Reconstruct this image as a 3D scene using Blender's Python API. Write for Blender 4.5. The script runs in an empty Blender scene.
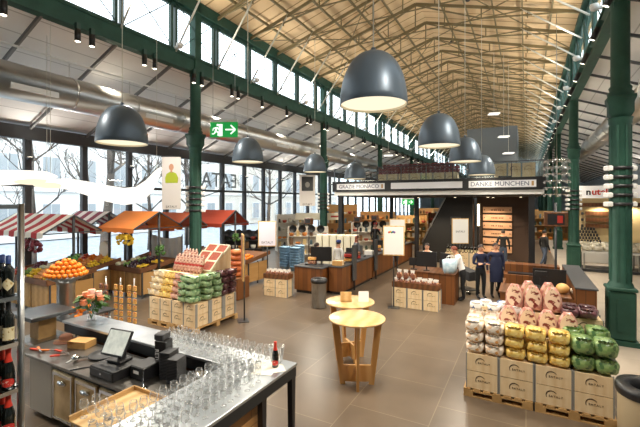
import bpy, bmesh, math, random
from mathutils import Vector, Matrix
rnd = random.Random(7)
PI = math.pi
S = bpy.context.scene
COL = S.collection
S.view_settings.view_transform = 'Standard'
S.view_settings.look = 'None'
S.view_settings.gamma = 1
S.view_settings.use_curve_mapping = False
S.view_settings.exposure = 0.0

# ------------------------------------------------------------------ camera
cd = bpy.data.cameras.new('camera'); cam = bpy.data.objects.new('camera', cd); COL.objects.link(cam)
cd.sensor_width = 36; cd.lens = 36*380/640; cd.shift_y = -12.5/640; cd.clip_end = 400
YAW = math.atan(206/380)
cam.location = (0, 0, 3.15); cam.rotation_euler = (PI/2, 0, YAW)
S.camera = cam

# ------------------------------------------------------------------ materials
def srgb(c):
    if isinstance(c, str):
        c = [int(c[i:i+2], 16)/255 for i in (0, 2, 4)]
    return tuple(((x/12.92) if x <= .04045 else ((x+.055)/1.055)**2.4) for x in c)+(1,)
MATS = {}
def mat(name, col, rough=.5, metal=0., pat=None, scale=5., col2=None, lo=.4, hi=.6, bump=0., emit=0., spec=.5, stretch=(1, 1, 1), col3=None, trans=0., coat=0.):
    if name in MATS: return MATS[name]
    m = bpy.data.materials.new(name); m.use_nodes = True
    nt = m.node_tree; N = nt.nodes; L = nt.links
    b = N['Principled BSDF']
    b.inputs['Base Color'].default_value = srgb(col)
    b.inputs['Roughness'].default_value = rough; b.inputs['Metallic'].default_value = metal
    b.inputs['Specular IOR Level'].default_value = spec
    if coat: b.inputs['Coat Weight'].default_value = coat; b.inputs['Coat Roughness'].default_value = .15
    if trans: b.inputs['Transmission Weight'].default_value = trans
    if emit:
        b.inputs['Emission Color'].default_value = srgb(col); b.inputs['Emission Strength'].default_value = emit
    if pat:
        tc = N.new('ShaderNodeTexCoord'); mp = N.new('ShaderNodeMapping'); mp.inputs['Scale'].default_value = stretch
        L.new(tc.outputs['Object'], mp.inputs['Vector'])
        if pat == 'noise':
            t = N.new('ShaderNodeTexNoise'); t.inputs['Scale'].default_value = scale; t.inputs['Detail'].default_value = 5; fac = t.outputs['Fac']; hgt = fac
        elif pat == 'voronoi':
            t = N.new('ShaderNodeTexVoronoi'); t.inputs['Scale'].default_value = scale; fac = t.outputs['Color']; hgt = t.outputs['Distance']
        elif pat == 'cells':
            t = N.new('ShaderNodeTexVoronoi'); t.inputs['Scale'].default_value = scale; fac = t.outputs['Distance']; hgt = fac
        elif pat == 'wave':
            t = N.new('ShaderNodeTexWave'); t.inputs['Scale'].default_value = scale; t.inputs['Distortion'].default_value = 2.5; t.inputs['Detail'].default_value = 3; fac = t.outputs['Fac']; hgt = fac
        elif pat == 'bands':
            t = N.new('ShaderNodeTexWave'); t.inputs['Scale'].default_value = scale; fac = t.outputs['Fac']; hgt = fac
        L.new(mp.outputs['Vector'], t.inputs['Vector'])
        r = N.new('ShaderNodeValToRGB'); e = r.color_ramp.elements
        e[0].position = lo; e[1].position = hi
        e[0].color = srgb(col); e[1].color = srgb(col2 or col)
        if col3:
            k = e.new((lo+hi)/2); k.color = srgb(col3)
        L.new(fac, r.inputs['Fac']); L.new(r.outputs['Color'], b.inputs['Base Color'])
        if bump:
            bp = N.new('ShaderNodeBump'); bp.inputs['Strength'].default_value = bump; bp.inputs['Distance'].default_value = .008
            L.new(hgt, bp.inputs['Height']); L.new(bp.outputs['Normal'], b.inputs['Normal'])
    MATS[name] = m
    return m
def brickmat(name, c1, c2, mortar, bw, bh, ms=.01, rough=.4, offset=.5, axes='xy', noise=0., spec=.5, bump=.0):
    m = bpy.data.materials.new(name); m.use_nodes = True
    nt = m.node_tree; N = nt.nodes; L = nt.links; b = N['Principled BSDF']
    tc = N.new('ShaderNodeTexCoord'); sx = N.new('ShaderNodeSeparateXYZ'); cx = N.new('ShaderNodeCombineXYZ')
    L.new(tc.outputs['Object'], sx.inputs[0])
    for i, a in enumerate(axes): L.new(sx.outputs['xyz'.index(a)], cx.inputs[i])
    t = N.new('ShaderNodeTexBrick'); t.offset = offset
    t.inputs['Scale'].default_value = 1; t.inputs['Brick Width'].default_value = bw; t.inputs['Row Height'].default_value = bh
    t.inputs['Mortar Size'].default_value = ms; t.inputs['Color1'].default_value = srgb(c1); t.inputs['Color2'].default_value = srgb(c2); t.inputs['Mortar'].default_value = srgb(mortar)
    L.new(cx.outputs[0], t.inputs['Vector'])
    out = t.outputs['Color']
    if noise:
        n = N.new('ShaderNodeTexNoise'); n.inputs['Scale'].default_value = 1.3; n.inputs['Detail'].default_value = 8
        L.new(tc.outputs['Object'], n.inputs['Vector'])
        mr = N.new('ShaderNodeMapRange'); mr.inputs['From Min'].default_value = .3; mr.inputs['From Max'].default_value = .7
        mr.inputs['To Min'].default_value = 1-noise; mr.inputs['To Max'].default_value = 1+noise
        L.new(n.outputs['Fac'], mr.inputs['Value'])
        mx = N.new('ShaderNodeVectorMath'); mx.operation = 'SCALE'
        L.new(out, mx.inputs[0]); L.new(mr.outputs[0], mx.inputs['Scale']); out = mx.outputs[0]
    L.new(out, b.inputs['Base Color'])
    b.inputs['Roughness'].default_value = rough; b.inputs['Specular IOR Level'].default_value = spec
    if bump:
        bp = N.new('ShaderNodeBump'); bp.inputs['Strength'].default_value = bump; bp.invert = True
        L.new(t.outputs['Fac'], bp.inputs['Height']); L.new(bp.outputs['Normal'], b.inputs['Normal'])
    MATS[name] = m
    return m
def glassmat(name, tint=(1, 1, 1), refl=.12, white=0.0, edge=.55):
    m = bpy.data.materials.new(name); m.use_nodes = True
    nt = m.node_tree; N = nt.nodes; L = nt.links
    N.remove(N['Principled BSDF']); o = N['Material Output']
    tr = N.new('ShaderNodeBsdfTransparent'); tr.inputs['Color'].default_value = tint+(1,)
    gl = N.new('ShaderNodeBsdfGlossy'); gl.inputs['Roughness'].default_value = .03; gl.inputs['Color'].default_value = (1, 1, 1, 1)
    lw = N.new('ShaderNodeLayerWeight'); lw.inputs['Blend'].default_value = .35
    mr = N.new('ShaderNodeMapRange'); mr.inputs['To Min'].default_value = refl*.4; mr.inputs['To Max'].default_value = edge
    L.new(lw.outputs['Facing'], mr.inputs['Value'])
    mx = N.new('ShaderNodeMixShader'); L.new(mr.outputs[0], mx.inputs['Fac']); L.new(tr.outputs[0], mx.inputs[1]); L.new(gl.outputs[0], mx.inputs[2])
    fin = mx
    if white:
        df = N.new('ShaderNodeBsdfDiffuse'); df.inputs['Color'].default_value = (.9, .9, .9, 1)
        m2 = N.new('ShaderNodeMixShader'); m2.inputs['Fac'].default_value = white
        L.new(mx.outputs[0], m2.inputs[1]); L.new(df.outputs[0], m2.inputs[2]); fin = m2
    L.new(fin.outputs[0], o.inputs['Surface'])
    MATS[name] = m
    return m
def stemglass(name):
    m = bpy.data.materials.new(name); m.use_nodes = True
    nt = m.node_tree; N = nt.nodes; L = nt.links
    N.remove(N['Principled BSDF']); o = N['Material Output']
    tr = N.new('ShaderNodeBsdfTransparent'); tr.inputs['Color'].default_value = (.985, .99, .99, 1)
    gl = N.new('ShaderNodeBsdfGlossy'); gl.inputs['Roughness'].default_value = .12
    df = N.new('ShaderNodeBsdfDiffuse'); df.inputs['Color'].default_value = (.93, .95, .96, 1)
    lw = N.new('ShaderNodeLayerWeight'); lw.inputs['Blend'].default_value = .5
    pw = N.new('ShaderNodeMath'); pw.operation = 'POWER'; pw.inputs[1].default_value = 2.6; L.new(lw.outputs['Facing'], pw.inputs[0])
    mr = N.new('ShaderNodeMapRange'); mr.inputs['To Min'].default_value = .045; mr.inputs['To Max'].default_value = .75; L.new(pw.outputs[0], mr.inputs['Value'])
    sf = N.new('ShaderNodeMixShader'); sf.inputs['Fac'].default_value = .55; L.new(gl.outputs[0], sf.inputs[1]); L.new(df.outputs[0], sf.inputs[2])
    mx = N.new('ShaderNodeMixShader'); L.new(mr.outputs[0], mx.inputs['Fac']); L.new(tr.outputs[0], mx.inputs[1]); L.new(sf.outputs[0], mx.inputs[2])
    L.new(mx.outputs[0], o.inputs['Surface']); MATS[name] = m
    return m

# ------------------------------------------------------------------ mesh builder
class MB:
    def __init__(s): s.v = []; s.f = []; s.mi = []; s.cur = 0; s.sm = []; s.smooth = False
    def add(s, vs, fs, M=None):
        o = len(s.v)
        s.v += [tuple(M @ Vector(v)) for v in vs] if M is not None else [tuple(v) for v in vs]
        for f in fs: s.f.append([i+o for i in f]); s.mi.append(s.cur); s.sm.append(s.smooth)
        return s
    def box(s, x0, x1, y0, y1, z0, z1, M=None):
        vs = [(x0, y0, z0), (x1, y0, z0), (x1, y1, z0), (x0, y1, z0), (x0, y0, z1), (x1, y0, z1), (x1, y1, z1), (x0, y1, z1)]
        return s.add(vs, [(0, 3, 2, 1), (4, 5, 6, 7), (0, 1, 5, 4), (1, 2, 6, 5), (2, 3, 7, 6), (3, 0, 4, 7)], M)
    def cbox(s, c, d, rz=0, M=None):
        m = Matrix.Translation(c) @ Matrix.Rotation(rz, 4, 'Z')
        if M is not None: m = M @ m
        return s.box(-d[0]/2, d[0]/2, -d[1]/2, d[1]/2, -d[2]/2, d[2]/2, m)
    def bbox(s, x0, x1, y0, y1, z0, z1, b=.01, M=None):   # chamfered box
        vs = []
        for (z, k) in ((z0, b), (z0+b, 0), (z1-b, 0), (z1, b)):
            xa, xb, ya, yb = x0+k, x1-k, y0+k, y1-k
            vs += [(xa+b, ya, z), (xb-b, ya, z), (xb, ya+b, z), (xb, yb-b, z), (xb-b, yb, z), (xa+b, yb, z), (xa, yb-b, z), (xa, ya+b, z)]
        fs = [tuple(range(7, -1, -1)), tuple(range(24, 32))]
        for r in range(3):
            for i in range(8):
                j = (i+1) % 8
                fs.append((r*8+i, r*8+j, r*8+8+j, r*8+8+i))
        return s.add(vs, fs, M)
    def bar(s, p0, p1, w, h=None, up=(0, 0, 1)):           # rectangular bar between points
        h = h or w; p0 = Vector(p0); p1 = Vector(p1); d = (p1-p0); L = d.length
        if L < 1e-6: return s
        d.normalize(); u = Vector(up)
        if abs(d.dot(u)) > .98: u = Vector((1, 0, 0))
        a = d.cross(u).normalized(); b = a.cross(d).normalized()
        vs = []
        for p in (p0, p1):
            for i, j in ((-1, -1), (1, -1), (1, 1), (-1, 1)): vs.append(p+a*(i*w/2)+b*(j*h/2))
        return s.add(vs, [(0, 3, 2, 1), (4, 5, 6, 7), (0, 1, 5, 4), (1, 2, 6, 5), (2, 3, 7, 6), (3, 0, 4, 7)])
    def cyl(s, p0, p1, r0, r1=None, n=12, caps=True):
        r1 = r0 if r1 is None else r1
        p0 = Vector(p0); p1 = Vector(p1); d = (p1-p0).normalized()
        u = Vector((0, 0, 1)) if abs(d.z) < .9 else Vector((1, 0, 0))
        a = d.cross(u).normalized(); b = d.cross(a).normalized()
        vs = []
        for p, r in ((p0, r0), (p1, r1)):
            for i in range(n):
                t = 2*PI*i/n; vs.append(p+a*(r*math.cos(t))+b*(r*math.sin(t)))
        sm = s.smooth; s.smooth = True
        o = len(s.v)
        s.add(vs, [(i, i+n, (i+1) % n+n, (i+1) % n) for i in range(n)])
        s.smooth = False
        if caps:
            s.f.append([o+i for i in range(n)]); s.mi.append(s.cur); s.sm.append(False)
            s.f.append([o+n+i for i in reversed(range(n))]); s.mi.append(s.cur); s.sm.append(False)
        s.smooth = sm
        return s
    def lathe(s, prof, c=(0, 0, 0), n=16, M=None, sx=1, sy=1, cap0=True, cap1=True):
        vs = []
        for r, z in prof:
            for i in range(n):
                t = 2*PI*i/n; vs.append((c[0]+sx*r*math.cos(t), c[1]+sy*r*math.sin(t), c[2]+z))
        k = len(prof); sm = s.smooth; s.smooth = True
        fs = []
        for j in range(k-1):
            for i in range(n):
                i2 = (i+1) % n; fs.append((j*n+i, j*n+i2, j*n+n+i2, j*n+n+i))
        o = len(s.v)
        s.add(vs, fs, M)
        s.smooth = False
        if cap0 and prof[0][0] > 1e-4: s.f.append([o+i for i in reversed(range(n))]); s.mi.append(s.cur); s.sm.append(False)
        if cap1 and prof[-1][0] > 1e-4: s.f.append([o+(k-1)*n+i for i in range(n)]); s.mi.append(s.cur); s.sm.append(False)
        s.smooth = sm
        return s
    def sphere(s, c, r, n=10, m=6, sx=1, sy=1, sz=1, M=None):
        pr = [(max(r*math.sin(PI*j/m), 1e-5), -r*math.cos(PI*j/m)*sz) for j in range(m+1)]
        return s.lathe(pr, c, n, M, sx, sy, False, False)
    def tube(s, pts, r, n=6):
        for a, b in zip(pts[:-1], pts[1:]): s.cyl(a, b, r, n=n)
        return s
    def prism(s, poly, axis, a0, a1, M=None):             # polygon extruded along axis: poly in the two other axes
        def P(p, t):
            return {'x': (t, p[0], p[1]), 'y': (p[0], t, p[1]), 'z': (p[0], p[1], t)}[axis]
        n = len(poly); vs = [P(p, a0) for p in poly]+[P(p, a1) for p in poly]
        fs = [tuple(range(n)), tuple(range(2*n-1, n-1, -1))]+[(i, i+n, (i+1) % n+n, (i+1) % n) for i in range(n)]
        return s.add(vs, fs, M)
    def mesh(s, name):
        me = bpy.data.meshes.new(name); me.from_pydata(s.v, [], s.f)
        me.polygons.foreach_set('use_smooth', s.sm); me.polygons.foreach_set('material_index', s.mi)
        bm = bmesh.new(); bm.from_mesh(me); bmesh.ops.recalc_face_normals(bm, faces=bm.faces); bm.to_mesh(me); bm.free()
        me.update(); return me
    def build(s, name, m, parent=None, loc=None, rz=0.):
        me = s.mesh(name)
        for x in (m if isinstance(m, (list, tuple)) else [m]): me.materials.append(x)
        return link(name, me, parent, loc, rz)
def link(name, me, parent=None, loc=None, rz=0.):
    o = bpy.data.objects.new(name, me); COL.objects.link(o)
    if parent is not None: o.parent = parent
    if loc is not None: o.location = loc
    if rz: o.rotation_euler = (0, 0, rz)
    return o
def tag(o, label, cat, group=None, kind=None):
    o['label'] = label; o['category'] = cat
    if group: o['group'] = group
    if kind: o['kind'] = kind
    return o
def struct(o, label=None):
    o['kind'] = 'structure'
    if label: o['label'] = label
    return o
def thing(name, label, cat, loc=(0, 0, 0), rz=0, group=None):
    o = bpy.data.objects.new(name, None); COL.objects.link(o); o.empty_display_size = .1
    o.location = loc; o.rotation_euler = (0, 0, rz)
    return tag(o, label, cat, group)
def dup(root, loc=None, rz=None, label=None, group=None, rot=None, scale=None):
    r = root.copy(); COL.objects.link(r)
    if loc is not None: r.location = loc
    if rz is not None: r.rotation_euler = (0, 0, rz)
    if rot is not None: r.rotation_euler = rot
    if scale is not None: r.scale = scale
    if label: r['label'] = label
    if group: r['group'] = group
    for ch in list(root.children):
        c = ch.copy(); COL.objects.link(c); c.parent = r
        for g in list(ch.children):
            d = g.copy(); COL.objects.link(d); d.parent = c
    return r
class Maker:
    """first call moves the prototype, later calls copy it"""
    def __init__(s, make): s.make = make; s.proto = None
    def __call__(s, loc, rz=0, label=None, group=None, rot=None, scale=None):
        if s.proto is None:
            s.proto = s.make(); o = s.proto; o.location = loc; o.rotation_euler = rot or (0, 0, rz)
            if scale is not None: o.scale = scale
            if label: o['label'] = label
            if group: o['group'] = group
            return o
        return dup(s.proto, loc, rz, label, group, rot, scale if scale is not None else (1, 1, 1))
ORD = ['first', 'second', 'third', 'fourth', 'fifth', 'sixth', 'seventh', 'eighth', 'ninth', 'tenth', 'eleventh', 'twelfth', 'thirteenth', 'fourteenth', 'fifteenth', 'sixteenth', 'seventeenth', 'eighteenth', 'nineteenth', 'twentieth']
def ordn(i):
    if i < 20: return ORD[i]
    n = i+1
    t = {2: 'twenty', 3: 'thirty', 4: 'forty', 5: 'fifty', 6: 'sixty'}[n//10]
    return t+'-'+ORD[n % 10-1] if n % 10 else {20: 'twentieth', 30: 'thirtieth', 40: 'fortieth', 50: 'fiftieth', 60: 'sixtieth'}[n]
_TXT = {}
def textmesh(body, size, m, ext=.003, align='CENTER', space=1.0, mirror=False, bold=0.):
    """letters in the XZ plane, reading from -Y, centred on origin"""
    k = (body, size, m.name, mirror)
    if k in _TXT: return _TXT[k]
    c = bpy.data.curves.new('t', 'FONT'); c.body = body; c.size = size; c.extrude = ext; c.align_x = align; c.align_y = 'CENTER'; c.space_character = space; c.offset = bold
    o = bpy.data.objects.new('t', c); COL.objects.link(o)
    dg = bpy.context.evaluated_depsgraph_get()
    me = bpy.data.meshes.new_from_object(o.evaluated_get(dg)); bpy.data.objects.remove(o)
    M = Matrix.Rotation(PI/2, 4, 'X')
    if mirror: M = Matrix.Scale(-1, 4, (1, 0, 0)) @ M
    me.transform(M); me.materials.clear(); me.materials.append(m); _TXT[k] = me
    return me
def pt(u, v, z):                                         # a place on a level, read off the photograph's sight lines
    a = (u-320)/380; b = (201-v)/380
    d = (z-3.15)/b
    return (d*(-math.sin(YAW)+a*math.cos(YAW)), d*(math.cos(YAW)+a*math.sin(YAW)))
def light(name, kind, loc, power, col=(1, 1, 1), size=.1, rot=None, target=None, spot=None, blend=.5, sizey=None):
    l = bpy.data.lights.new(name, kind); l.energy = power; l.color = col
    if kind == 'AREA':
        l.size = size
        if sizey: l.shape = 'RECTANGLE'; l.size_y = sizey
        else: l.shape = 'DISK'
    else: l.shadow_soft_size = size
    if kind == 'SPOT': l.spot_size = spot or 1.5; l.spot_blend = blend
    o = bpy.data.objects.new(name, l); COL.objects.link(o); o.location = loc
    if target is not None:
        o.rotation_euler = (Vector(target)-Vector(loc)).to_track_quat('-Z', 'Y').to_euler()
    elif rot: o.rotation_euler = rot
    return o
# ------------------------------------------------------------------ the palette
m_green = mat('green_iron', '24463a', .55, spec=.3, pat='noise', scale=3, col2='2d5244', lo=.35, hi=.7)
m_green_d = mat('dark_green_iron', '2a4a40', .45)
m_olive = mat('olive_steel', '75694a', .5)
m_white_rod = mat('white_rod', 'd6d4c6', .45)
m_black = mat('black_metal', '1c1c1e', .4)
m_char = mat('charcoal', '3a3b3d', .5)
m_dgrey = mat('dark_grey_metal', '4a4c4e', .4, metal=.3)
m_steel = mat('brushed_steel', 'b9b9b6', .28, metal=1., pat='noise', scale=6, stretch=(1, 30, 1), col2='9a9a98', lo=.3, hi=.7)
m_steel_d = mat('dark_steel', '6d7072', .3, metal=.85, pat='noise', scale=4, col2='585b5e', lo=.3, hi=.7)
m_chrome = mat('chrome', 'd5d5d5', .12, metal=1.)
m_galv = mat('galvanised', 'c9c6c0', .33, metal=1., pat='bands', scale=2.2, stretch=(0, 1, 0), col2='9a9386', lo=.2, hi=.9, bump=.5)
m_cream = mat('cream', 'e9dfc4', .6)
m_white = mat('white_paint', 'e8e7e2', .55)
m_whitec = mat('white_cloth', 'e6e4df', .8)
m_pine = mat('pine', 'd9b67c', .55, pat='wave', scale=2.2, stretch=(1, 1, 5), col2='c59a5c', lo=.1, hi=.95)
m_pine2 = mat('pale_pine', 'e4cda6', .55, pat='noise', scale=5, stretch=(2, 2, .3), col2='d4b486', lo=.35, hi=.7)
m_pine_d = mat('pallet_wood', 'c09a64', .7, pat='noise', scale=6, col2='a57f4c', lo=.3, hi=.7)
m_table = mat('birch_table', 'd3a365', .35, pat='wave', scale=1.5, stretch=(1, 6, 1), col2='c08c4c', lo=.1, hi=.9, coat=.3)
m_ttop = mat('birch_table_top', 'e0bc86', .3, pat='wave', scale=1.4, stretch=(1, 6, 1), col2='d4a96c', lo=.1, hi=.9, coat=.4)
m_oak = brickmat('oak_planks', '784820', '5c3518', '2e190c', 3., .17, .005, .45, .37, 'zx', .12)
m_oak_y = brickmat('oak_planks_y', '784820', '5c3518', '2e190c', 3., .17, .005, .45, .37, 'zy', .12)
m_walnut = mat('walnut', '6d4526', .45, pat='wave', scale=2, stretch=(1, 1, 5), col2='55341c', lo=.1, hi=.9)
m_card = mat('cardboard', 'c79b5e', .8, pat='noise', scale=9, col2='b98a4e', lo=.3, hi=.7)
m_ink = mat('print_ink', '2b2118', .6)
m_redink = mat('red_ink', 'a92c22', .5)
m_paper = mat('paper', 'eeecea', .7)
m_glass = glassmat('clear_glass', (.97, .98, .98), .25, .03, .75)
m_pane = glassmat('window_glass', (.96, .985, .99), .03, 0, .3)
m_rail = glassmat('railing_glass', (.9, .95, .95), .12, .03, .4)
m_bottle = mat('dark_bottle', '0d120f', .06, spec=.9, coat=.6)
m_skin = mat('skin', 'c99576', .55)
m_hair_d = mat('dark_hair', '2a1c14', .6)
m_hair_r = mat('auburn_hair', '6e3018', .6)
m_navy = mat('navy_cloth', '1d2440', .85)
m_blackc = mat('black_cloth', '17181a', .9)
m_jeans = mat('jeans', '3a4557', .85)
m_leaf = mat('leaf', '4d7a33', .5, pat='noise', scale=9, col2='35591f', lo=.3, hi=.7)
m_screen = mat('screen', 'c9cdc4', .2, pat='noise', scale=9, col2='a8aea6', lo=.4, hi=.6, emit=.45)
m_plaster = mat('grey_wall', '8f9aa0', .75)
m_exit = mat('exit_green', '1f9a45', .4, emit=.6)
m_exit_w = mat('exit_white', 'f2fff4', .4, emit=.9)
# emissive
def emis(name, col, k):
    m = bpy.data.materials.new(name); m.use_nodes = True; nt = m.node_tree
    nt.nodes.remove(nt.nodes['Principled BSDF']); e = nt.nodes.new('ShaderNodeEmission')
    e.inputs['Color'].default_value = srgb(col); e.inputs['Strength'].default_value = k
    nt.links.new(e.outputs[0], nt.nodes['Material Output'].inputs['Surface']); MATS[name] = m; return m
e_disc = emis('lamp_diffuser', 'fff0cf', 1.05)
e_sail = emis('sail_light', 'fffaf0', 1.25)
e_spot = emis('spot_bulb', 'fff3da', 6)
e_small = emis('small_downlight', 'ffe9c0', 4)
# ------------------------------------------------------------------ the hall
XL, XR, XW, XE = -10.1, 1.85, -15.0, 7.0
RX, RZ, EZ = -4.15, 11.75, 10.0
Y0, Y1 = -5.0, 76.0
m_floor = brickmat('floor_tiles', '695b4c', '615446', '80735f', 1.2, 1.2, .007, .3, .5, 'yx', .12, spec=.45, bump=.05)
m_floor2 = brickmat('floor_light', 'b7ab9b', 'b0a392', '9c9184', 1.2, 1.2, .006, .4, .5, 'yx', .07)
struct(MB().box(XW-.3, 1.35, Y0, Y1, -.2, 0).build('floor', m_floor), 'brown grey tiled hall floor')
struct(MB().box(1.35, XE+.3, Y0, Y1, -.2, 0).build('floor', m_floor2), 'pale tiled floor of the right aisle')
# roof: boarded, two slopes
m_roof = brickmat('roof_boards', 'dcc29a', 'd3b78d', '94784f', 12., .62, .03, .75, .5, 'xy', .06)
def slope(xa, za, xb, zb, th=.12):
    mb = MB(); mb.prism([(xa, za), (xb, zb), (xb, zb+th), (xa, za+th)], 'y', Y0, Y1); return mb
struct(slope(XL-.4, EZ-.06, RX, RZ).build('ceiling', m_roof), 'boarded left slope of the hall roof')
struct(slope(RX, RZ, XR+.4, EZ-.06).build('ceiling', m_roof), 'boarded right slope of the hall roof')
m_aisle = brickmat('aisle_ceiling', 'e2e0db', 'dcdad5', 'b5b2ac', 60., .62, .016, .7, .5, 'yx', .03)
struct(slope(XW-.2, 5.72, XL-.05, 7.75).build('ceiling', m_aisle), 'white boarded ceiling of the window aisle')
struct(slope(XR+.05, 7.75, XE+.2, 5.72).build('ceiling', m_aisle), 'white boarded ceiling of the right aisle')
# purlins
n = 0
for sgn in (0, 1):
    for t in (.17, .33, .5, .67, .83):
        x = XL+(RX-XL)*t if sgn == 0 else XR+(RX-XR)*t
        z = EZ+(RZ-EZ)*t-.13
        struct(MB().box(x-.025, x+.025, Y0, Y1, z-.03, z+.07).build('purlin', m_olive))
# trusses
PITCH = 1.9
def truss_mesh():
    mb = MB()
    def R(x):
        t = (x-XL)/(RX-XL) if x < RX else (XR-x)/(XR-RX)
        return EZ+(RZ-EZ)*t-.2
    for a in (XL, XR):
        mb.bar((a, 0, R(a)), (RX, 0, R(RX)), .055, .11)
    low = 10.35
    mb.bar((XL, 0, 9.85), (RX-2.6, 0, low), .05); mb.bar((XR, 0, 9.85), (RX+2.6, 0, low), .05)
    mb.bar((RX-2.6, 0, low), (RX+2.6, 0, low), .04)
    for s in (-1, 1):
        x1 = RX+s*2.6
        mb.bar((x1, 0, low), (x1, 0, R(x1)), .045)
        mb.bar((x1, 0, low), (RX, 0, R(RX)-.05), .05)
        mb.bar((x1, 0, low), (RX+s*4.2, 0, R(RX+s*4.2)), .04)
        mb.bar((RX+s*4.2, 0, R(RX+s*4.2)), (RX+s*4.2, 0, 10.0), .04)
        mb.bar((RX+s*1.2, 0, R(RX+s*1.2)), (RX+s*1.2, 0, low), .04)
    mb.bar((RX, 0, low), (RX, 0, R(RX)), .045)
    return mb
tm = truss_mesh().mesh('roof_truss'); tm.materials.append(m_olive)
km = MB().cyl((XL+.12, 0, 8.0), (XL+2.0, 0, 10.45), .032, n=6).mesh('knee_rod'); km.materials.append(m_white_rod)
km2 = MB().cyl((XR-.12, 0, 8.9), (XR-2.05, 0, 10.42), .032, n=6).mesh('knee_rod'); km2.materials.append(m_white_rod)
y = 1.0-PITCH*2; ys = []
while y < Y1-1: ys.append(y); y += PITCH
for y in ys:
    o = link('roof_truss', tm, None, (0, y, 0)); struct(o)
    struct(link('knee_rod', km, o)); struct(link('knee_rod', km2, o))
# longitudinal wind bracing rods
for i in range(0, len(ys)-4, 4):
    mb = MB(); z = lambda x: EZ+(RZ-EZ)*((x-XL)/(RX-XL) if x < RX else (XR-x)/(XR-RX))-.22
    mb.bar((XL, ys[i], z(XL)), (RX, ys[i+4], z(RX)), .03); mb.bar((RX, ys[i], z(RX)), (XL, ys[i+4], z(XL)), .03)
    mb.bar((XR, ys[i], z(XR)), (RX, ys[i+4], z(RX)), .03); mb.bar((RX, ys[i], z(RX)), (XR, ys[i+4], z(XR)), .03)
    struct(mb.build('wind_brace', m_olive))
# clerestory: girder, eave beam, bays
for X, s, nm in ((XL, 1, 'left'), (XR, -1, 'right')):
    mb = MB(); mb.box(X-.1, X+.1, Y0, Y1, 7.6, 8.0); mb.box(X-.14, X+.14, Y0, Y1, 8.0, 8.05); mb.box(X-.14, X+.14, Y0, Y1, 7.55, 7.6)
    struct(mb.build('beam', m_green), 'green plate girder under the clerestory')
    mb = MB(); mb.box(X-.14, X+.14, Y0, Y1, 9.68, 10.05); mb.box(X-.2, X+.2, Y0, Y1, 9.62, 9.68)
    struct(mb.build('beam', m_green), 'green eave beam above the clerestory')
fr = MB()
for dy in (-PITCH/2+.09, PITCH/2-.09): fr.box(-.06, .06, dy-.045, dy+.045, 8.08, 9.64)
fr.box(-.05, .05, -PITCH/2, PITCH/2, 9.5, 9.63); fr.box(-.05, .05, -PITCH/2, PITCH/2, 8.08, 8.14)
frm = fr.mesh('window_frame'); frm.materials.append(m_green_d)
rd = MB(); rd.cyl((.09, -.86, 8.1), (.09, .86, 9.6), .016, n=5); rd.cyl((.1, .86, 8.1), (.1, -.86, 9.6), .016, n=5)
rdm = rd.mesh('tie_rods'); rdm.materials.append(m_green_d)
pn = MB(); pn.box(-.006, .006, -PITCH/2+.1, PITCH/2-.1, 8.1, 9.55); pnm = pn.mesh('pane'); pnm.materials.append(m_pane)
wn = 0
for X, s in ((XL, 1), (XR, -1)):
    for y in ys[:-1]:
        wn += 1
        o = link('window_%d' % wn, frm, None, (X, y+PITCH/2, 0)); struct(o)
        if s < 0: o.rotation_euler = (0, 0, PI)
        struct(link('tie_rods', rdm, o)); struct(link('pane', pnm, o))
# columns
def column_mesh():
    mb = MB()
    mb.box(-.29, .29, -.29, .29, 0, .1); mb.bbox(-.245, .245, -.245, .245, .1, 1.17, .03); mb.bbox(-.27, .27, -.27, .27, 1.17, 1.25, .02)
    for s in (-1, 1):
        mb.box(-.1, .1, s*.25-.012, s*.25+.012, .3, 1.0); mb.box(s*.25-.012, s*.25+.012, -.1, .1, .3, 1.0)
    mb.lathe([(.25, 1.25), (.225, 1.32), (.2, 1.36), (.2, 4.85), (.22, 4.88), (.22, 4.95), (.24, 5.0)], n=12, cap0=False, cap1=False)
    for k in range(8):
        a = PI/8+k*PI/4; mb.cbox((.2*math.cos(a), .2*math.sin(a), 3.1), (.02, .04, 3.45), a)
    # capital
    mb.lathe([(.22, 4.98), (.3, 5.1), (.3, 5.3), (.35, 5.4), (.35, 5.47)], n=4, M=Matrix.Rotation(PI/4, 4, 'Z'), cap0=False)
    mb.lathe([(.23, 5.47), (.25, 5.55), (.2, 5.6), (.22, 5.67), (.18, 5.72), (.18, 7.6)], n=14, cap0=False, cap1=False)
    mb.box(-.14, .14, -.14, .14, 7.45, 10.0)
    return mb
cmesh = column_mesh().mesh('column'); cmesh.materials.append(m_green)
colsL = [9.55+9.5*k for k in range(-1, 7)]; colsR = [10.65+9.45*k for k in range(-1, 7)]
for X, cols in ((XL, colsL), (XR, colsR)):
    for y in cols: struct(link('column', cmesh, None, (X, y, 0)), 'green cast iron hall column')
# white finger rings on the nearest columns
def make_rings():
    r = thing('sign_ring', 'x', 'sign bracket')
    mb = MB()
    mb.cyl((0, 0, -.035), (0, 0, .035), .225, n=14); mb.build('band', m_black, r)
    for a in (0, PI):
        w = MB(); w.bbox(-.02, .1, -.09, .09, -.058, .058, .02); o = w.build('end_plate', m_white, r, (.23*math.cos(a), .27*math.sin(a), 0), a)
    return r
ring = Maker(make_rings)
lv = ['topmost', 'second from top', 'third from top', 'fourth from top', 'lowest']
for (x, y, w, zz) in ((XR, colsR[1], 'on the nearest right hand green column', 3.88), (XL, colsL[1], 'on the green column among the fruit stalls', 3.62), (XL, colsL[2], 'on the column beyond the red stall', 3.55), (XR, colsR[2], 'on the right column by the white bins', 3.6)):
    for k in range(5):
        ring((x, y, zz-k*.2), YAW, 'black band with white plates, '+lv[k]+' '+w, 'banded signs '+w)
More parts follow.
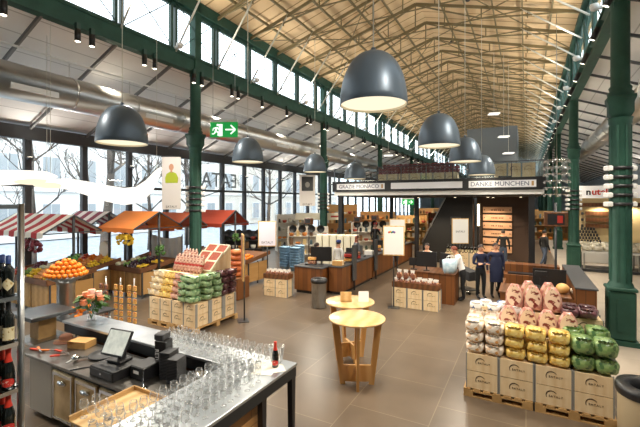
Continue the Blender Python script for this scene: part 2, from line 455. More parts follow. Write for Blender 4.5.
# aisle rafters (dark) and walls
for i, y in enumerate(ys):
    if y > 62: break
    struct(MB().bar((XW, y, 5.6), (XL, y, 7.62), .06, .1).build('aisle_rafter', mat('rafter_grey', '6c6b68', .5)))
    struct(MB().bar((XE, y, 5.6), (XR, y, 7.62), .05, .08).build('aisle_rafter', m_dgrey))
# glazed left wall
struct(MB().box(XW-.12, XW+.12, Y0, Y1, 5.25, 5.7).build('wall_left_header', mat('header_grey', '47494b', .6)), 'dark header beam over the shop windows')
struct(MB().box(XW-.15, XW+.1, Y0, Y1, 0, .35).build('wall_left_sill', m_char), 'dark sill under the shop windows')
fr = MB(); fr.box(-.09, .09, -.1, .1, .35, 5.25); fr.box(-.05, .05, .1, PITCH-.1, 3.64, 3.76)
frm2 = fr.mesh('window_frame'); frm2.materials.append(m_char)
pn = MB(); pn.box(-.006, .006, .08, PITCH-.08, .35, 5.25); pnm2 = pn.mesh('pane'); pnm2.materials.append(m_pane)
y = .95-PITCH*2; ywin = []
while y < 60:
    wn += 1; ywin.append(y)
    o = link('window_%d' % wn, frm2, None, (XW, y, 0)); struct(o, 'tall shop window with dark frame and transom')
    struct(link('pane', pnm2, o)); y += PITCH
struct(MB().box(XW-.12, XW+.12, y-.1, Y1, .35, 5.25).build('wall_left', m_plaster))
struct(MB().box(XE, XE+.2, Y0, Y1, 0, 5.8).build('wall_right', m_plaster), 'blue grey wall of the right aisle')
struct(MB().prism([(XW-.2, 0), (XE+.2, 0), (XE+.2, 5.7), (XR, 7.9), (XR, 10), (RX, RZ), (XL, 10), (XL, 7.9), (XW-.2, 5.7)], 'y', Y1, Y1+.2).build('wall_back', m_plaster))
struct(MB().prism([(XW-.2, 0), (XE+.2, 0), (XE+.2, 5.7), (XR, 7.9), (XR, 10), (RX, RZ), (XL, 10), (XL, 7.9), (XW-.2, 5.7)], 'y', Y0-.2, Y0).build('wall_front', m_plaster))
# mirrored shop lettering on the panes
o = link('window_lettering', textmesh('EATALY', 1.15, m_plaster, .01, mirror=True)); o.location = (XW+.13, 15.2, 4.25); o.rotation_euler = (0, 0, PI/2)
tag(o, 'large grey shop lettering seen from behind, on the window panes', 'lettering')
# ducts
def duct(x, z, r, ya, yb, label):
    t = thing('air_duct', label, 'duct', (x, 0, z))
    MB().cyl((0, ya, 0), (0, yb, 0), r, n=28).build('tube', m_galv, t)
    k = ya+2
    j = 0
    while k < min(yb, 44):
        if j % 2 == 0:
            g = MB(); g.box(r*.55, r*.95, k, k+1.1, r*.35, r*.75); g.build('grille', m_white, t, (0, 0, -r*.95), 0)
        s = MB(); s.lathe([(r+.012, -.03), (r+.012, .03)], n=28, M=Matrix.Translation((0, k+1.6, 0)) @ Matrix.Rotation(PI/2, 4, 'X')); s.bar((0, k+1.6, r), (0, k+1.6, r+.42), .02); s.build('hanger', m_galv, t)
        k += 1.9; j += 1
    return t
duct(-11.6, 6.23, .47, Y0, 60, 'wide galvanised ventilation duct under the window aisle ceiling')
duct(3.2, 6.25, .42, Y0, 60, 'galvanised ventilation duct under the right aisle ceiling')
o = MB().cyl((-11, Y0, 6.95), (-11, 60, 6.95), .03, n=8).build('conduit_pipe', m_white); tag(o, 'thin white pipe running along the window aisle ceiling', 'pipe')
# ------------------------------------------------------------------ the street outside
m_pave = mat('street_paving', '9aa2ab', .8, pat='noise', scale=2, col2='b9c0c8', lo=.3, hi=.7)
o = MB().box(-80, XW-.35, -30, 110, -.3, -.08).build('street_ground', m_pave); struct(o, 'pale wet street outside the windows')
m_fac = mat('facade', 'd9d2c6', .85, pat='noise', scale=1, col2='cfc6b8', lo=.3, hi=.7)
m_fac2 = mat('facade_pale', 'e5e3de', .85)
m_wfr = mat('facade_window', 'a3a8aa', .25)
def building(name, y0, y1, m, label, floors=4):
    t = thing(name, label, 'building', (-34, y0, 0))
    W = y1-y0
    MB().box(-6, 0, 0, W, 0, 3.2+floors*3.3).build('wall', m, t)
    MB().box(-.2, .25, 0, W, 3.9, 4.15).build('cornice', m_fac2, t)
    k = int(W//2.8)
    for f in range(floors-1):
        for i in range(k):
            yc = (i+.5)*W/k; zb = (.8 if f == 0 else 4.6+(f-1)*3.3)
            w = MB(); w.box(-.05, .14, yc-.75, yc+.75, zb-.1, zb+2.2); fr_ = w.build('window', m_fac2, t)
            p = MB(); p.box(.13, .17, yc-.62, yc-.03, zb, zb+2.1); p.box(.13, .17, yc+.03, yc+.62, zb, zb+2.1); p.build('pane', m_wfr, fr_)
building('street_building', -14, 12, m_fac, 'sandstone town house across the street, opposite the nearest windows')
building('street_building', 12.3, 36, m_fac2, 'pale rendered town house across the street, beyond the sandstone one')
building('street_building', 36.3, 70, m_fac, 'sandstone town house across the street, farthest along')
m_bark = mat('bark', '5a5048', .9, pat='noise', scale=5, col2='6c6258', lo=.3, hi=.7)
def tree(x, y, h, r, seed, label):
    q = random.Random(seed); t = thing('street_tree', label, 'tree', (x, y, -.1))
    trunk = MB(); br = MB()
    trunk.smooth = True
    p = Vector((0, 0, 0)); r0 = r
    pts = [p.copy()]
    for k in range(5):
        p = p+Vector((q.uniform(-.12, .12), q.uniform(-.12, .12), h*.16)); pts.append(p.copy())
    for i in range(5): trunk.cyl(pts[i], pts[i+1], r*(1-.12*i), r*(1-.12*(i+1)), n=9)
    def grow(p, d, L, r, dep):
        e = p+d*L
        br.cyl(p, e, r, r*.6, n=4, caps=False)
        if dep == 0: return
        for k in range(3 if dep > 1 else 2):
            nd = (d+Vector((q.uniform(-.8, .8), q.uniform(-.8, .8), q.uniform(-.25, .7)))).normalized()
            grow(p+d*L*q.uniform(.55, 1), nd, L*q.uniform(.6, .85), r*.55, dep-1)
    for k in range(7):
        a = k*2.4+q.uniform(-.3, .3); b = pts[2+k % 4]
        grow(b, Vector((math.cos(a), math.sin(a), q.uniform(.3, 1.0))).normalized(), h*.2, r*.4, 4)
    trunk.build('trunk', m_bark, t); br.build('branches', m_bark, t)
tree(-20.3, 9.3, 8, .12, 3, 'slender bare street tree outside the window behind the striped stall')
tree(-20.8, 13.0, 10, .3, 5, 'thick bare trunk of a street tree, ivy dark, outside the windows')
tree(-22, 16.8, 8, .15, 8, 'bare street tree outside, beyond the thick trunk')
tree(-21, 1.5, 8, .18, 11, 'bare street tree outside the nearest window')
tree(-22, 20, 9, .2, 13, 'bare street tree outside the window with shop lettering')
tree(-22, 30, 9, .2, 17, 'bare street tree outside the far windows')
# ------------------------------------------------------------------ world and daylight
w = bpy.data.worlds.new('World'); S.world = w; w.use_nodes = True
bg = w.node_tree.nodes['Background']; bg.inputs['Color'].default_value = (.86, .93, 1, 1); bg.inputs['Strength'].default_value = 3.6
# ------------------------------------------------------------------ crates, pallets, bags
def arc_logo(mb, cx, cz, r, y, t=.012):
    pts = []
    for k in range(11):
        a = math.radians(35+k*17); pts.append((cx+r*math.cos(a), cz+r*math.sin(a)))
    for i in range(10):
        w = t*(.35+.65*math.sin(PI*(i+.5)/10))
        (xa, za), (xb, zb) = pts[i], pts[i+1]
        dx, dz = xb-xa, zb-za; L = math.hypot(dx, dz); nx, nz = -dz/L*w/2, dx/L*w/2
        mb.prism([(xa+nx, za+nz), (xb+nx, zb+nz), (xb-nx, zb-nz), (xa-nx, za-nz)], 'y', y-.002, y)
m_burn = mat('burnt_print', '4d3a26', .7)
m_post = mat('grey_post', '8b8983', .6)
def make_crate(w, d, h, sides=False):
    def f():
        t = thing('wooden_crate', 'x', 'crate')
        b = MB(); e = .018
        b.box(-w/2+.02, w/2-.02, -d/2, -d/2+e, .005, h-.005); b.box(-w/2+.02, w/2-.02, d/2-e, d/2, .005, h-.005)
        b.box(-w/2+.02, -w/2+.035, -d/2+e, d/2-e, .005, h-.03); b.box(w/2-.035, w/2-.02, -d/2+e, d/2-e, .005, h-.03)
        b.box(-w/2+.03, w/2-.03, -d/2+e, d/2-e, .01, .03); b.box(-w/2+.03, w/2-.03, -d/2+e, d/2-e, h-.03, h-.012)
        b.build('crate_body', m_pine2, t)
        for s in (-1, 1):
            for q in (-1, 1): MB().box(s*(w/2-.012)-.009, s*(w/2-.012)+.009, q*(d/2-.03)-.03, q*(d/2-.03)+.03, 0, h-.002).build('corner_post', m_post, t)
        def logo(parent, rz):
            l = MB(); arc_logo(l, -.02, h*.52, h*.25, -(d/2 if not rz else w/2-.02)-.001, .016); o = l.build('arc_logo', m_burn, parent)
            o.rotation_euler = (0, 0, rz)
            x = link('lettering', textmesh('EATALY', h*.15, m_burn, .0015, space=1.25), o, (.03, -(d/2 if not rz else w/2-.02)-.002, h*.5))
        logo(t, 0)
        if sides: logo(t, PI/2)
        return t
    return f
def pallet(x0, x1, y0, y1, label):
    t = thing('pallet', label, 'pallet', ((x0+x1)/2, (y0+y1)/2, 0)); W = x1-x0; D = y1-y0
    for k in range(7):
        x = -W/2+k*(W-.1)/6; MB().box(x, x+.1, -D/2, D/2, .105, .13).build('deck_board', m_pine_d, t)
    for y in (-D/2, -.06, D/2-.12):
        s = MB(); s.box(-W/2, W/2, y, y+.12, .085, .105); s.box(-W/2, W/2, y, y+.12, 0, .02)
        s.build('stringer', m_pine_d, t)
        for x in (-W/2, -.07, W/2-.14): MB().box(x, x+.14, y, y+.12, .02, .085).build('block', m_pine_d, t)
    return t
def bag_mesh(name, w, d, h, seed, crimp=True):
    """a filled film bag lying down: rounded lumpy pillow with a pinched end"""
    q = random.Random(seed); n, mrows = 20, 8
    mb = MB(); vs = []
    ph = [q.uniform(0, 6) for _ in range(6)]
    for j in range(mrows+1):
        tz = -1+2*j/mrows
        rr = (1-abs(tz)**3.2)**(1/3.2)
        for i in range(n):
            a = 2*PI*i/n; c, s_ = math.cos(a), math.sin(a)
            e = .5
            x = math.copysign(abs(c)**e, c); y = math.copysign(abs(s_)**e, s_)
            k = 1+.035*math.sin(3*a+ph[0]+tz*2)+.03*math.sin(5*a+ph[1]-tz*3)+.02*math.sin(9*a+ph[2]+5*tz)
            vs.append((x*w/2*rr*k, y*d/2*rr*k, h/2+tz*h/2*(1+.04*math.sin(4*a+ph[3]))))
    fs = []
    for j in range(mrows):
        for i in range(n):
            i2 = (i+1) % n; fs.append((j*n+i, j*n+i2, (j+1)*n+i2, (j+1)*n+i))
    fs.append(tuple(range(n-1, -1, -1))); fs.append(tuple(range(mrows*n, mrows*n+n)))
    mb.smooth = True; mb.add(vs, fs); mb.smooth = False
    return mb
def make_bag(name, cat, m, w, d, h, seed, mtie=None):
    def f():
        t = thing(name, 'x', cat)
        bag_mesh(name, w, d, h, seed).build('filled_body', m, t)
        c = MB(); vs = []                                    # crimped film end, fanning out at the front top
        N = 9
        for r, (yy, zz, ww) in enumerate(((-d*.46, h*.82, w*.25), (-d*.53, h*1.0, w*.36))):
            for i in range(N):
                vs.append((-ww+2*ww*i/(N-1), yy+(.008 if i % 2 else -.008), zz+(.006 if i % 2 else 0)))
        fs = [(i, i+1, N+i+1, N+i) for i in range(N-1)]
        vs2 = [(x, y+.004, z+.004) for x, y, z in vs]
        c.add(vs, fs); c.add(vs2, fs)
        c.build('crimped_end', mtie or m, t)
        return t
    return f
bagkw = dict(bump=.5, coat=.6)
m_bag_w = mat('bag_white_pasta', 'efe6d8', .35, pat='voronoi', scale=24, col2='c98f4e', lo=.2, hi=.9, col3='e9dcc8', **bagkw)
m_bag_y = mat('bag_yellow_pasta', 'e8c766', .35, pat='voronoi', scale=26, col2='d0a038', lo=.2, hi=.8, col3='f0d88c', **bagkw)
m_bag_g = mat('bag_green_pasta', '6c8f4e', .35, pat='voronoi', scale=24, col2='3c6238', lo=.2, hi=.8, col3='94ab6c', **bagkw)
m_bag_gl = mat('bag_pale_green', '7a9c66', .35, pat='voronoi', scale=20, col2='376a3e', lo=.2, hi=.85, col3='a3ba8c', **bagkw)
m_bag_c = mat('bag_cream_pasta', 'e8d7b2', .35, pat='voronoi', scale=24, col2='c9a873', lo=.3, hi=.9, **bagkw)
m_bag_r = mat('bag_rose_pasta', 'cf8a74', .35, pat='voronoi', scale=18, col2='84392c', lo=.3, hi=.85, col3='e3c0ab', **bagkw)
m_bag_p = mat('bag_plum_pasta', '5b3338', .35, pat='voronoi', scale=20, col2='87545a', lo=.3, hi=.85, col3='3c2228', **bagkw)
m_bag_b = mat('bag_blue_white', 'eeece8', .35, pat='voronoi', scale=12, col2='3d5a8c', lo=.72, hi=.8, **bagkw)
m_pouch = mat('pouch_print', 'e2c4a6', .45, pat='noise', scale=11, col2='7d3026', lo=.55, hi=.58, bump=.1, coat=.3)
m_pouch_b = mat('pouch_back', 'd9a58c', .45, coat=.3)
m_pouch_d = mat('pouch_dark', 'c79682', .45, pat='noise', scale=14, col2='a96a5a', lo=.5, hi=.6, coat=.3)
m_film = mat('film', 'e9e4da', .25, coat=.5)
# ---- right foreground display --------------------------------------------------------
cw, ch_ = .485, .285
FX, FY = -.86, 6.55
pallet(FX-.03, FX+.95, FY-.02, FY+1.2, 'wooden pallet under the left half of the pasta bag display in front')
pallet(FX+.98, FX+1.96, FY-.02, FY+1.2, 'wooden pallet under the right half of the pasta bag display in front')
crate = Maker(make_crate(cw, .4, ch_))
for row, (yy, nl) in enumerate(((FY+.2, 2), (FY+.6, 3), (FY+1.0, 4))):
    for i in range(4):
        for l in range(nl):
            c = (FX+cw/2+i*cw, yy, .131+l*ch_)
            if row == 0: crate(c, 0, '%s crate from the left in the %s layer facing us, front pasta display' % (ordn(i), ('lower', 'upper')[l]), 'crates of the front pasta display')
            elif l >= 2 or i == 3: crate(c, 0, 'wooden crate hidden behind the front crates, raising the pasta bags and pouches', 'inner crates of the front pasta display')
ztop = .131+2*ch_
bw = .285
kinds = ['white', 'white', 'yellow', 'yellow', 'yellow', 'green', 'green']
mk = {'white': Maker(make_bag('pasta_bag', 'pasta bag', m_bag_w, .285, .36, .165, 1, m_film)),
      'yellow': Maker(make_bag('pasta_bag', 'pasta bag', m_bag_y, .285, .36, .165, 2)),
      'green': Maker(make_bag('pasta_bag', 'pasta bag', m_bag_g, .29, .38, .225, 3)),
      'blue': Maker(make_bag('pasta_bag', 'pasta bag', m_bag_b, .22, .3, .13, 4, m_film))}
cnt = {}
for i, k in enumerate(kinds):
    x = FX-.0+.13+i*bw*1.02+(-.01 if i > 4 else 0); n_ = 2 if k == 'green' else 3
    j = cnt.get(k, 0); cnt[k] = j+1
    h = .235 if k == 'green' else .165
    for l in range(n_):
        nm = ('bottom', 'middle', 'top')[l] if n_ == 3 else ('bottom', 'top')[l]
        mk[k]((x+rnd.uniform(-.012, .012), FY+.19+rnd.uniform(-.02, .02), ztop+l*h*.97), rnd.uniform(-.06, .06), '%s bag of %s pasta in the %s %s column from the left, front display' % (nm, k, ordn(j), k), k+' pasta bags on the front display', scale=(1, 1, 1.15 if l == n_-1 else 1))
# behind the white ones
for r_ in range(2):
    for i in range(3):
        mk['white']((FX+.1+i*.27-.02, FY+.55+r_*.36, 1.0+.0+(0.0)), rnd.uniform(-.2, .2), 'white pasta bag %s from the left, %s row behind the front white columns' % (ordn(i), ORD[r_]), 'white pasta bags on the front display', scale=(.95, .95, 1.1+.25*r_))
for i in range(5):
    mk['blue']((FX+.06+i*.15, FY+.9+.12*(i % 2), 1.2+.02*(i % 2)), rnd.uniform(-.4, .4), 'small blue and white pasta bag, %s from the left atop the white bags' % ordn(i), 'blue white bags on the front display')
# green backs and dark pouches to the right
for i in range(2):
    mk['green']((FX+1.5+.31*i, FY+.57, 1.0+.02*i), rnd.uniform(-.2, .2), 'green pasta bag lying %s behind the front green columns' % ('left', 'right')[i], 'green pasta bags on the front display')
def make_pouch(m, w, h):
    def f():
        t = thing('pasta_pouch', 'x', 'pouch')
        b = MB(); n, K = 16, 7; vs = []
        for j in range(K+1):
            tz = j/K; th = .10*(1-tz**2.2)+.008; ww = w/2*(1.0 if tz < .5 else 1.0-.62*(tz-.5)**1.5/.3536)
            for i in range(n):
                a = 2*PI*i/n; c, s_ = math.cos(a), math.sin(a)
                vs.append((math.copysign(abs(c)**.6, c)*ww, math.copysign(abs(s_)**.7, s_)*th-.03*tz, h*tz))
        fs = [(j*n+i, j*n+(i+1) % n, (j+1)*n+(i+1) % n, (j+1)*n+i) for j in range(K) for i in range(n)]
        fs += [tuple(range(n-1, -1, -1)), tuple(range(K*n, K*n+n))]
        b.smooth = True; b.add(vs, fs); b.build('pouch_body', m_pouch_d, t)
        # front label: an oval, slightly domed
        l = MB(); vs = [(0, -.112, h*.5)]; N = 22
        for k in range(N):
            a = 2*PI*k/N; x = w*.40*math.cos(a)*(1-.3*max(0, math.sin(a))); z = h*.43*math.sin(a); vs.append((x, -.106+.55*x*x+.012*(math.sin(a)+1)*0-.0, h*.5+z))
        vs = [(x, y-.03*(z/h)+(.05 if z > h*.8 else 0)*0, z) for x, y, z in vs]
        l.add(vs, [(0, 1+k, 1+(k+1) % N) for k in range(N)]); l.add([(x, y+.02, z) for x, y, z in vs], [(0, 1+(k+1) % N, 1+k) for k in range(N)]); l.build('printed_label', m, t)
        return t
    return f
pouch = Maker(make_pouch(m_pouch, .285, .44))
for i in range(4):
    pouch((FX+.60+i*.28, FY+.56, 1.0), rnd.uniform(-.05, .05), 'pink printed pouch, %s from the left in the lower row of four, front display' % ORD[i], 'printed pouches on the front display', rot=(-.18, 0, rnd.uniform(-.08, .08)), scale=(1, 1, .9))
for i in range(3):
    pouch((FX+.68+i*.285, FY+.95, 1.28), 0, 'pink printed pouch, %s from the left in the upper row of three, front display' % ORD[i], 'printed pouches on the front display', rot=(-.2, 0, rnd.uniform(-.08, .08)), scale=(1, 1, .93))
for i in range(2):
    pouch((FX+.9+i*.3, FY+1.12, 1.3), 0, 'pink printed pouch behind the upper row, %s of the two at the back' % ('left', 'right')[i], 'printed pouches on the front display', rot=(-.1, 0, .3))
dark = Maker(make_bag('pasta_bag', 'pasta bag', m_bag_p, .26, .3, .15, 6))
for i in range(4):
    dark((FX+1.5+(i % 2)*.24, FY+.86+(i//2)*.22, 1.28 if i > 1 else 1.0+.15*0+.28), rnd.uniform(-.3, .3), 'dark red pasta bag, %s, behind the green bags of the front display' % ('near left', 'near right', 'far left', 'far right')[i], 'dark red bags on the front display')
# ---- left display ----------------------------------------------------------------------
LX, LY = -8.53, 6.5
pallet(LX-.02, LX+.82, LY-.02, LY+1.45, 'wooden pallet under the left part of the bag display by the green column')
pallet(LX+.84, LX+1.7, LY-.02, LY+1.45, 'wooden pallet under the right part of the bag display by the green column')
crate2 = Maker(make_crate(.415, .475, .285, True))
for i in range(4):
    for j in range(3):
        if i < 3 and j > 0: continue
        for l in range(2):
            c = (LX+.21+i*.415, LY+.24+j*.475, .131+l*.285)
            side = '%s from the left' % ORD[i] if j == 0 else '%s along the right side' % ORD[j]
            crate2(c, 0, 'small pine crate %s, %s layer, display by the green column' % (side, ('lower', 'upper')[l]), 'crates of the display by the green column')
for i in range(3):
    for j in range(1, 3):
        for l in range(2): crate2((LX+.21+i*.415, LY+.24+j*.475, .131+l*.285), 0, 'inner pine crate holding up the display by the green column', 'inner crates of the display by the green column')
# a stepped core of crates under the upper goods
zt = .131+.57
mk2 = {'cream': Maker(make_bag('pasta_bag', 'pasta bag', m_bag_c, .24, .3, .17, 11, m_film)),
       'yellow': Maker(make_bag('pasta_bag', 'pasta bag', m_bag_y, .24, .3, .17, 12)),
       'rose': Maker(make_bag('pasta_bag', 'pasta bag', m_bag_r, .24, .3, .17, 13)),
       'pale green': Maker(make_bag('pasta_bag', 'pasta bag', m_bag_gl, .27, .33, .17, 14)),
       'plum': Maker(make_bag('pasta_bag', 'pasta bag', m_bag_p, .25, .3, .17, 15))}
colsd = [('cream', -.12, 4), ('cream', .1, 4), ('yellow', .31, 4), ('yellow', .5, 4), ('rose', .7, 4), ('rose', .88, 4)]
seen = {}
for k, dx, n_ in colsd:
    j = seen.get(k, 0); seen[k] = j+1
    for l in range(n_):
        mk2[k]((LX+.1+dx+rnd.uniform(-.02, .02), LY+.2+.05*l, zt+l*.155), rnd.uniform(-.2, .2), '%s pasta bag in the %s %s stack, %s up, display by the column' % (k, ORD[j], k, ORD[l]), k+' pasta bags by the column')
for j, (dx, dy) in enumerate(((1.22, .12), (1.47, .12), (1.54, .43), (1.54, .74))):
    for l in range(4 if j < 3 else 4):
        mk2['pale green']((LX+dx+rnd.uniform(-.03, .03), LY+dy+rnd.uniform(-.03, .03), zt+l*.16), rnd.uniform(-.25, .25)+(PI/2 if j > 1 else 0), 'pale green pasta bag, %s stack round the corner, %s up, display by the column' % (ORD[j], ORD[l]), 'pale green pasta bags by the column')
for j, (dx, dy) in enumerate(((1.55, 1.0), (1.55, 1.3))):
    for l in range(4):
        mk2['plum']((LX+dx+rnd.uniform(-.02, .02), LY+dy+rnd.uniform(-.02, .02), zt+l*.16), rnd.uniform(-.25, .25)+PI/2, 'plum bag, %s dark stack, %s up, right of the display by the column' % (ORD[j], ORD[l]), 'plum coloured bags by the column')
for i in range(3):
    for j in range(2):
        for l in range(2 if j == 0 else 2): crate2((LX+.3+i*.4, LY+.62+j*.475, zt+l*.285), 0, 'inner pine crate holding up the display by the green column', 'inner crates of the display by the green column')
m_sal = mat('cured_sausage', 'a8705a', .5, pat='noise', scale=14, col2='743628', lo=.42, hi=.6, col3='d9b39c', coat=.4)
def make_salami():
    t = thing('sausage_pack', 'x', 'sausage'); mb = MB(); mb.smooth = True
    mb.lathe([(.01, 0), (.045, .02), (.06, .08), (.062, .24), (.052, .33), (.02, .37), (.008, .40)], n=10, sx=1.2, sy=.9); mb.build('body', m_sal, t)
    b = MB(); b.lathe([(.066, .15), (.067, .19)], n=10, sx=1.2, sy=.92, cap0=False, cap1=False); b.build('paper_band', m_redink, t)
    return t
sal = Maker(make_salami)
for r_ in range(2):
    for i in range(8 if r_ == 0 else 4):
        sal((LX+.24+i*.125+rnd.uniform(-.01, .01), LY+.62+r_*.24, zt+.571+.1*r_), 0, 'dry sausage pack, %s from the left in the %s leaning row above the pasta bags' % (ORD[i], ('front', 'back')[r_]), 'dry sausages above the pasta bags', rot=(-.25, .12, 0), scale=(1.25, 1.1, 1.25))
# sloping trays of dried tomato red fill, on white boxes
m_tomfill = mat('red_tray_fill', '8f3b24', .6, pat='voronoi', scale=45, col2='b5573a', lo=.2, hi=.9, bump=.6)
def make_tray():
    t = thing('display_tray', 'x', 'tray')
    b = MB(); w, d, h = .375, .33, .05
    b.box(-w/2, w/2, -d/2, d/2, 0, .01); b.box(-w/2, w/2, -d/2, -d/2+.03, .01, h); b.box(-w/2, w/2, d/2-.03, d/2, .01, h); b.box(-w/2, -w/2+.03, -d/2+.03, d/2-.03, .01, h); b.box(w/2-.03, w/2, -d/2+.03, d/2-.03, .01, h)
    b.build('tray_rim', m_cream, t)
    f = MB(); f.box(-w/2+.03, w/2-.03, -d/2+.03, d/2-.03, .012, h-.008); f.build('red_filling', m_tomfill, t)
    return t
tray = Maker(make_tray)
t = thing('tray_stand', 'white sloping stand with two steps that holds the red filled trays', 'stand', (LX+1.01, LY+1.1, zt))
for nm, y0, y1, z0, z1 in (('lower_step', -.34, .16, .59, 1.04), ('upper_step', .16, .42, .98, 1.2)):
    MB().prism([(y0, .572), (y1, .572), (y1, z1), (y0, z0)], 'x', -.38, .38).build(nm, m_pine2, t)
for r_ in range(3):
    for i in range(2):
        yy = LY+1.1+(-.21, .03, .29)[r_]; zz = zt+(.59+.9*.13, .59+.9*.37, .98+.22*.5)[r_]
        tray((LX+1.01-.19+.385*i, yy, zz+.014), 0, 'red filled display tray, %s in the %s sloping row by the column' % (('left', 'right')[i], ORD[r_]), 'red filled trays by the column', rot=(math.atan(.9) if r_ < 2 else math.atan(.22/.26), 0, 0))
# round red cheeses behind
m_wax = mat('red_wax', 'b4552d', .4, pat='noise', scale=5, col2='c87338', lo=.3, hi=.7)
def make_cheese():
    t = thing('round_cheese', 'x', 'cheese'); mb = MB(); mb.lathe([(.1, 0), (.2, .03), (.225, .08), (.2, .15), (.1, .17), (.0001, .17)], n=18); mb.build('rind', m_wax, t)
    l = MB(); l.lathe([(.09, .171), (.09, .174), (.0001, .174)], n=14); l.build('paper_disc', m_cream, t); return t
ch = Maker(make_cheese)
t = thing('cheese_plinth', 'low wooden plinth under the pile of round red cheeses', 'plinth', (-8.3, 9.6, 0)); MB().bbox(-.3, .3, -.3, .3, 0, .7, .02).build('box', m_oak, t)
for l in range(5): ch((-8.3+rnd.uniform(-.02, .02), 9.6, .7+l*.176), l, 'round red rind cheese, %s in the pile beside the column display' % ('lowest', 'second from below', 'middle', 'fourth from below', 'topmost')[l], 'pile of round cheeses')
# ---- small displays by the checkouts ---------------------------------------------------
crate3 = Maker(make_crate(.45, .42, .29))
for i in range(3):
    for l in range(2): crate3((-3.55+.24+i*.46, 11.25, .0+l*.29), 0, '%s crate from the left, %s layer, under the bags by the cashier' % (ORD[i], ('lower', 'upper')[l]), 'crates by the cashier')
for i in range(2):
    for l in range(2): crate3((-7.75+.24+i*.47, 10.5, l*.29), .1, '%s crate, %s layer, under the small pack display by the checkouts' % (('left', 'right')[i], ('lower', 'upper')[l]), 'crates by the checkouts')
m_choc = mat('brown_packs', '7d4a33', .4, pat='voronoi', scale=30, col2='b98a66', lo=.3, hi=.8, col3='5e2f22', bump=.4, coat=.4)
def make_pack():
    t = thing('snack_pack', 'x', 'snack'); bag_mesh('p', .15, .12, .15, 31).build('body', m_choc, t)
    c = MB(); c.prism([(-.05, .14), (.05, .14), (.07, .2), (-.07, .2)], 'y', -.008, .008); c.build('gathered_top', m_film, t); return t
pk = Maker(make_pack)
bx = thing('pack_box', 'shallow brown box of snack packs on the crates by the cashier', 'box', (-2.86, 11.25, .582))
b = MB(); b.box(-.68, .68, -.2, .2, 0, .02); b.box(-.68, .68, -.2, -.18, .02, .16); b.box(-.68, .68, .18, .2, .02, .16); b.box(-.68, -.66, -.18, .18, .02, .16); b.box(.66, .68, -.18, .18, .02, .16); b.build('tray', m_walnut, bx)
for i in range(8):
    for j in range(2): pk((-2.86-.57+i*.163, 11.17+.16*j, .61+.02*((i+j) % 2)), rnd.uniform(-.4, .4), 'brown snack pack in the box by the cashier, %s from left, %s row' % (ORD[i], ('front', 'back')[j]), 'snack packs by the cashier', scale=(1, 1, 1.25))
for i in range(3): pk((-3.35+i*.2, 11.2, .8), rnd.uniform(-.4, .4), 'taller clear topped snack pack, %s from the left above the box by the cashier' % ORD[i], 'snack packs by the cashier', scale=(1, 1, 1.5))
bx2 = thing('pack_box', 'shallow red brown box of packs on the small crate stack by the checkouts', 'box', (-7.28, 10.5, .582), .1)
b = MB(); b.box(-.46, .46, -.2, .2, 0, .02); b.box(-.46, .46, -.2, -.18, .02, .15); b.box(-.46, .46, .18, .2, .02, .15); b.box(-.46, -.44, -.18, .18, .02, .15); b.box(.44, .46, -.18, .18, .02, .15); b.build('tray', m_walnut, bx2)
for i in range(5):
    for j in range(2): pk((-7.62+i*.17, 10.4+.16*j+.02*i, .61), rnd.uniform(-.4, .4), 'brown snack pack on the small crate stack, %s from left, %s row' % (ORD[i], ('front', 'back')[j]), 'snack packs by the checkouts', scale=(1, 1, 1.3))
# ------------------------------------------------------------------ the tasting bar, lower left
m_top = mat('bar_top_steel', 'c3c7ca', .3, metal=.85, pat='noise', scale=3, col2='aeb3b7', lo=.3, hi=.7)
m_blacksteel = mat('black_steel', '3d4043', .38, metal=.7)
m_herr = brickmat('herringbone', 'd0a066', 'b07c48', '7c5430', .45, .09, .004, .45, .5, 'yz', .15)
m_warm_reflect = mat('drawer_reflection', 'ead0a0', .28, metal=.55, pat='noise', scale=2.2, col2='a98a58', lo=.35, hi=.65)  # warm golden reflection painted into the colour of the steel doors
t = thing('tasting_bar', 'L shaped steel topped bar that holds rows of wine glasses', 'bar counter', (0, 0, 0))
b = MB(); b.bbox(-3.32, -2.55, 1.45, 4.1, 1.06, 1.1, .006); b.build('arm_top', m_top, t)
b = MB(); b.bbox(-7.0, -3.325, 3.62, 4.1, 1.06, 1.1, .006); b.build('back_ledge', m_top, t)
b = MB(); b.box(-2.585, -2.555, 1.45, 4.08, .94, 1.06); b.box(-7.0, -2.59, 4.06, 4.09, .94, 1.06); b.build('apron', m_blacksteel, t)
b = MB(); b.box(-3.28, -3.22, 1.45, 3.6, .82, 1.055); b.box(-7.0, -3.29, 3.66, 3.7, .9, 1.055); b.build('inner_skirt', m_blacksteel, t)
b = MB(); b.box(-2.74, -2.7, 1.45, 3.55, 0, 1.055); b.build('herringbone_panel', m_herr, t)
b = MB(); b.box(-6.9, -2.9, 3.85, 3.9, 0, .93); b.build('back_panel', m_oak, t)
for (x, y) in ((-2.6, 4.04), (-2.62, 3.46), (-6.9, 4.0)):
    b = MB(); b.prism([(y-.045, 1.06), (y+.045, 1.06), (y+.02, 0), (y-.02, 0)], 'x', x-.035, x+.035); b.build('leg', m_black, t)
